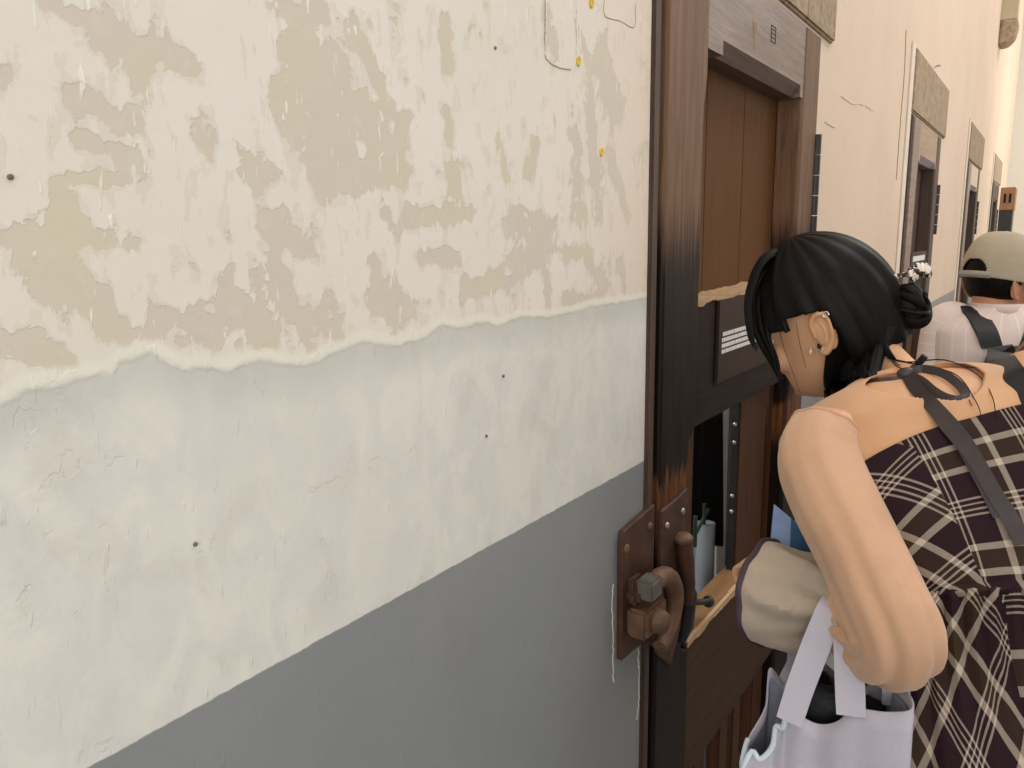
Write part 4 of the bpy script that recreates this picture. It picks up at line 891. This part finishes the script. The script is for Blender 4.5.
# ---- tote bag hanging from her forearm
rim = [P(912, 709, .80), P(886, 712, .81), P(862, 709, .824), P(850, 711, .83), P(836, 722, .84), P(818, 724, .856), P(800, 716, .862), P(788, 712, .872), P(783, 728, .878), P(776, 728, .885), P(772, 748, .89), P(760, 760, .895), P(752, 752, .90), P(742, 768, .905),
       P(748, 740, .935), P(766, 706, .95), P(770, 668, .955), P(786, 684, .96), P(815, 690, .962), P(850, 692, .915), P(885, 680, .862), P(907, 692, .822)]
tl = np.mean(rim, axis=0); tb = .66; tl[2] = tb
tote = thing('tote_bag', tl, 'lilac grey canvas tote bag hanging by its handles from her bent forearm', 'bag')
n = 110; rimc = catmull_closed(rim, n); ca = rimc.mean(0); rd = unit(P(912, 709, .80) - P(790, 714, .86)); rd[2] = 0; rd = unit(rd); dd = np.cross(UP, rd)
rings = [rimc]; q0 = [math.atan2(np.dot(p - ca, dd), np.dot(p - ca, rd)) for p in rimc]
def botpt(p, z, k):
    a = np.dot(p - ca, rd); c_ = np.dot(p - ca, dd); a = np.clip(a, -.15, .17); return np.array([*(ca + rd * a * k + dd * np.clip(c_, -.08, .045) * k)[:2], z])
for t in (.06, .14, .25, .4, .55, .7, .85, .95, 1.0):
    k = 1.03 - .12 * max(0, t - .8) / .2
    rings.append(np.array([p * (1 - min(1, t * 1.0) ** .6) + botpt(p, p[2] + (tb - p[2]) * t, k) * min(1, t) ** .6 if False else np.append((p[:2] * (1 - min(1, t * 2.5)) + botpt(p, 0, k)[:2] * min(1, t * 2.5)), p[2] + (tb - p[2]) * t) for p in rimc]))
b = MB(); b.loft(rings, False, True); bag = b.build('bag_body', M['tote'], tote); soft(bag, .0022)
b = MB(); inner = [np.array([np.append((p[:2] - ca[:2]) * .965 + ca[:2], p[2]) for p in R3]) - UP * .012 for R3 in rings]; b.loft(inner, False, True); b.build('lining', M['tote_in'], tote)
b = MB(); i0, i1 = int(7 / 22 * n), int(14.2 / 22 * n); b.tube(rimc[i0:i1] + UP * .001, .0032, 8); b.build('piping', M['blue_white'], tote)
b = MB(); strip(b, [P(789, 722, .862), P(800, 688, .862), P(815, 648, .862), P(830, 610, .860), P(838, 596, .885), P(846, 606, .855), P(848, 640, .845), P(850, 690, .832), P(851, 716, .826)], [.028, .029, .030, .028, .022, .028, .030, .030, .029], 70); soft(b.build('handle', M['tote'], tote, smooth=False), .003)
b = MB(); strip(b, [P(786, 690, .958), P(812, 640, .965), P(836, 600, .97), P(866, 640, .90), P(893, 682, .85), P(896, 705, .85)], .028, 60); soft(b.build('handle', M['tote'], tote, smooth=False), .003)
b = MB(); b.loft([ring((P(836, 722, .84) + P(846, 694, .915)) / 2 + UP * (z - .004), rd, dd, w_, d_, 28, 3) for z, w_, d_ in ((-.12, .03, .01), (-.08, .04, .013), (0, .05, .018), (.018, .042, .015), (.024, .025, .008))])
tag(b.build('bundle', M['black_cloth']), 'black cloth bundle inside the open tote bag', 'bundle')
# ---- leaflet in her hand
lf = thing('leaflet', P(795, 540, 1.03), 'folded blue printed leaflet held in her left hand', 'leaflet')
b = MB(); v = [P(774, 504, 1.06), P(792, 519, 1.045), P(789, 575, 1.03), P(768, 566, 1.05)]; b.add(v, [(0, 1, 2, 3)]); soft(b.build('cover_page', M['paper_l'], lf, smooth=False), .0012)
b = MB(); v = [P(791, 518, 1.045), P(834, 562, 1.02), P(826, 590, 1.015), P(789, 575, 1.03)]; b.add(v, [(0, 1, 2, 3)]); soft(b.build('back_page', M['paper_d'], lf, smooth=False), .0012)
b = MB()
for px, py in ((783, 527), (786, 533), (779, 536)): b.ellipsoid(P(px, py, 1.062), [(.0012, 0, 0), (0, .0012, 0), (0, 0, .0012)], 6, 5)
b.build('printed_dots', M['letter'], lf)
# ---- black bag on her right shoulder, and a black pouch held in front of her
hipR = Wc + R40 * .20 - UP * .12 + F40 * .03
sb = thing('shoulder_bag', hipR - UP * .3, 'black shoulder bag whose wide strap runs over her right shoulder', 'bag')
Y = lambda x, y, o=.006: surf(tree, x, y, o, .97)
b = MB(); strip(b, [hipR - F40 * .05 - UP * .02, TW_.pt(.12, -.75, .03), TW_.pt(.35, -.85, .016), Y(1050, 442), Y(1036, 415), Y(1020, 390), Y(1008, 372), P(1001, 360, 1.07), P(1004, 362, 1.12), TW_.pt(.62, .75, .03), TW_.pt(.3, .5, .03), hipR + F40 * .05 - UP * .02], .034, 90); soft(b.build('strap', M['black_cloth'], sb, smooth=False), .004)
b = MB(); b.loft([ring(hipR + UP * z + R40 * x, F40, R40, w_, d_, 32, 3.2) for z, w_, d_, x in ((.0, .06, .012, 0), (-.01, .10, .025, 0), (-.1, .115, .04, .015), (-.22, .12, .045, .02), (-.27, .11, .035, .02), (-.28, .07, .015, .02))]); b.build('bag_body', M['black_cloth'], sb)
bx = P(806, 722, 1.09); b = MB(); b.loft([ring(bx + UP * z, rd, dd, w_, d_, 28, 3.5) for z, w_, d_ in ((.09, .022, .015), (.08, .034, .02), (.04, .044, .03), (-.05, .05, .036), (-.10, .048, .036), (-.115, .03, .02))])
tag(b.build('pouch', M['black_cloth']), 'black pouch held in front of her behind the tote bag', 'pouch')

# ---- the man in a cap further down the corridor
ma_p = P(1003, 300, 2.3)
ma = thing('person', (ma_p[0], ma_p[1], 0), 'person in beige cap, pale pleated shirt and black backpack standing further down the corridor', 'person')
FM, RM = az(20)
hm = Head(-38, 6, 0, (1003, 262, 2.3), (0, 0, .16), 1.0)
nkm = P(998, 308, 2.3)
wm = np.array([nkm[0], nkm[1], nkm[2] - .44]) - FM * .01
TM = Torso(wm, nkm, FM, RM, RM, [(-.3, .17, .12, 2.4), (0, .165, .115, 2.4), (.4, .17, .12, 2.4), (.7, .172, .12, 2.4), (.84, .172, .105, 2.4), (.93, .14, .085, 2.3), (1.0, .085, .065, 2), (1.06, .06, .058, 2)])
b = MB(); b.loft([TM.ring(t, -.004, 40) for t in np.linspace(-.25, 1.04, 26)])
b.loft([ring(nkm + (hm.w((0, -.02, .05)) - nkm) * t, hm.r, hm.f, .057, .058, 24) for t in (-.3, 0, .4, .8, 1)])
hm.skull(b); hm.face(b); mfeet = []; msh = []
for sx in (-1, 1):
    hip = wm - UP * .16 + RM * .09 * sx; ft = np.array([hip[0], hip[1], .075]) + RM * .02 * sx; kn = (hip + ft) / 2 + FM * .01; mfeet.append(ft)
    limb(b, [hip, (hip + kn) / 2, kn, (kn + ft) / 2, ft], [.095, .08, .06, .055, .042], 20, 26)
    b.loft([ring(ft + FM * a + UP * (z - .075), RM, UP, w_, h_, 16, 2.3) for a, z, w_, h_ in ((-.06, .04, .02, .03), (-.03, .05, .035, .045), (.03, .05, .038, .045), (.1, .035, .045, .025), (.17, .022, .03, .014))])
    sh = nkm + RM * .138 * sx - UP * .055; el = sh + RM * .03 * sx - UP * .28 - FM * .02; wr = el + FM * .2 - RM * .05 * sx - UP * .05; msh.append((sh, el, wr))
    limb(b, [sh - RM * .04 * sx, sh, (sh + el) / 2, el], [.055, .056, .048, .042], 20, 22); limb(b, [el, (el + wr) / 2, wr], [.042, .038, .027], 18, 18)
    hand(b, wr, unit(wr - el), -RM * sx, UP, .7)
bm_ = remesh(b.build('body', M['skin_m'], ma), .007, 4); eb = MB(); hm.ears(eb, dz=-.030); join_into(bm_, eb, M['skin_m'])
# hair below the cap
b = MB(); rings = []
for z, g in ((.055, .000), (.065, .005), (.08, .008), (.10, .009), (.12, .008), (.14, .005), (.165, .003), (.19, .003)):
    fr, bk, hw = (np.interp(z, np.array(HEADT)[:, 0], np.array(HEADT)[:, i]) for i in (1, 2, 3)); q = np.linspace(math.pi * 1.0, math.pi * 2.0, 30)
    rings.append(hm.w(np.stack([(hw + g) * np.cos(q), -.012 + (.086 + g + (bk + .104) * -.8) * np.sin(q) , np.full(30, z)], 1)))
b.loft(rings, False, False, closed=False); mh = b.build('hair', M['hair'], ma, uv=[(i % 30 / 30, i // 30 * .1) for i in range(len(b.v))]); soft(mh, .016)
# cap: six-panel crown, opening with strap at the back, brim in front
b = MB(); n = 160; rings = []
for v in np.linspace(0, 1, 56):
    z = .100 + .146 * math.sin(v * math.pi / 2); k = math.cos(v * math.pi / 2) ** .62 if v < 1 else .02; q = np.arange(n) * 2 * math.pi / n
    ridge = 1 + .008 * np.abs(np.cos(3 * q)) ** 8
    rings.append(hm.w(np.stack([.093 * k * np.cos(q) * ridge, -.006 + .112 * k * np.sin(q) * ridge, np.full(n, z) - .01 * np.sin(q) * (1 - v)], 1)))
b.loft(rings, False, True)
kf = []
for f_ in b.f:
    i, j = divmod(f_[0], n); q = j / n * 2 * math.pi - 1.5 * math.pi
    if (q / .45) ** 2 + ((i - 4) / 9) ** 2 < 1 and i >= 4: continue
    kf.append(f_)
b.f = kf; cap = b.build('cap', M['cap'], ma); soft(cap, .003)
b = MB(); q = np.linspace(math.radians(25), math.radians(155), 30); rings = []
for t in np.linspace(0, 1, 8): rings.append(hm.w(np.stack([(.093 + .004 * t) * np.cos(q), -.006 + .112 * np.sin(q) + .07 * t * np.sin(q) ** 1.5,  .104 - .012 - .025 * t * np.abs(np.cos(q)) ** 1.2 - .012 * t], 1)))
b.loft(rings, False, False, closed=False); soft(b.build('brim', M['cap'], cap), .004)
b = MB(); q = np.linspace(1.5 * math.pi - .6, 1.5 * math.pi + .6, 20); b.loft([hm.w(np.stack([.096 * np.cos(q), -.006 + .115 * np.sin(q), z + .01 * np.ones(20)], 1)) for z in (.096, .114)], False, False, closed=False); soft(b.build('cap_strap', M['capin'], cap), .002)
b = MB(); b.ellipsoid(hm.w((0, -.006, .247)), [(.007, 0, 0), (0, .007, 0), (0, 0, .004)], 10, 6); b.build('cap_button', M['cap'], cap)
# shirt with pleats, sleeves, collar
b = MB(); rws = np.linspace(-.35, 1.02, 40); n = 72; b.loft([TM.ring(t, .012, n) for t in rws], False, False)
uv = [(abs(((j / n) - .75) % 1 - .5) * .8, t) for t in rws for j in range(n)]
shirt = b.build('shirt', M['shirt'], ma, uv=uv); soft(shirt, .003)
for (sh, el, wr), sx in zip(msh, (-1, 1)):
    path = catmull([sh - RM * .05 * sx + UP * .012, sh + UP * .004, sh * .5 + el * .5, el + UP * .01], 30); r = np.interp(np.linspace(0, 1, 30), [0, .3, .7, 1], [.052, .058, .060, .066]); R3 = tube_rings(path, r, 40)
    b = MB(); b.loft(R3, False, False); L = np.cumsum(np.r_[0, np.linalg.norm(np.diff(path, axis=0), axis=1)])
    soft(b.build('sleeve', M['shirt'], shirt, uv=[(L[i] , j / 40) for i in range(30) for j in range(40)]), .003)
b = MB(); b.loft([ring(nkm + UP * z - FM * .004, RM, FM, w_, w_, 40) for z, w_ in ((-.02, .078), (.012, .069), (.016, .072), (-.012, .084))], False, False); soft(b.build('collar', M['shirt'], shirt, uv=[(.001, .0)] * len(b.v)), .002)
b = MB(); b.loft([ring(wm - UP * z, RM, FM, w_, d_, 40, 2.3) for z, w_, d_ in ((.0, .166, .116), (.1, .18, .125), (.2, .185, .13), (.26, .17, .12))], False, True); tro = b.build('trousers', M['trouser'], ma)
for sx, ft in zip((-1, 1), mfeet):
    hip = wm - UP * .16 + RM * .09 * sx; b = MB(); limb(b, [hip, (hip + ft) / 2, ft + UP * .02], [.105, .088, .07], 24, 24); b.build('trouser_leg', M['trouser'], tro)
    b = MB(); b.loft([ring(ft + FM * a + UP * (z - .075), RM, UP, w_, h_, 18, 2.4) for a, z, w_, h_ in ((-.075, .04, .02, .02), (-.055, .05, .04, .05), (.02, .05, .044, .05), (.1, .038, .05, .03), (.17, .028, .042, .02), (.195, .024, .02, .012))]); sh = b.build('shoe', M['shoe'], ma)
    b = MB(); b.loft([ring(ft + FM * .06 + UP * (z - .075), RM, FM, .052, .14, 24, 2.6) for z in (0, .016)]); b.build('sole', M['sole'], sh)
# backpack
bp = thing('backpack', nkm - FM * .2 - UP * .3, 'black backpack worn by the person in the beige cap', 'backpack')
b = MB(); bc_ = nkm - FM * .205 - UP * .285 + RM * .04; b.loft([ring(bc_ + UP * z, RM, FM, w_, d_, 36, 3.2) for z, w_, d_ in ((-.22, .08, .04), (-.21, .12, .07), (-.1, .14, .085), (.08, .135, .08), (.17, .115, .06), (.195, .07, .03))]); b.build('pack', M['black_cloth'], bp)
for sx in (-1, 1):
    b = MB(); pts = [TM.frame(.74)[0] - FM * .128 + RM * .045 * sx, TM.frame(.86)[0] - FM * .118 + RM * .062 * sx, nkm + RM * .080 * sx - UP * .006 - FM * .055, nkm + RM * .088 * sx - UP * .002, TM.frame(.86)[0] + FM * .112 + RM * .11 * sx, TM.frame(.5)[0] + FM * .14 + RM * .125 * sx]
    strip(b, pts, .055, 60, wdir=RM); soft(b.build('shoulder_strap', M['black_cloth'], bp, smooth=False), .012)
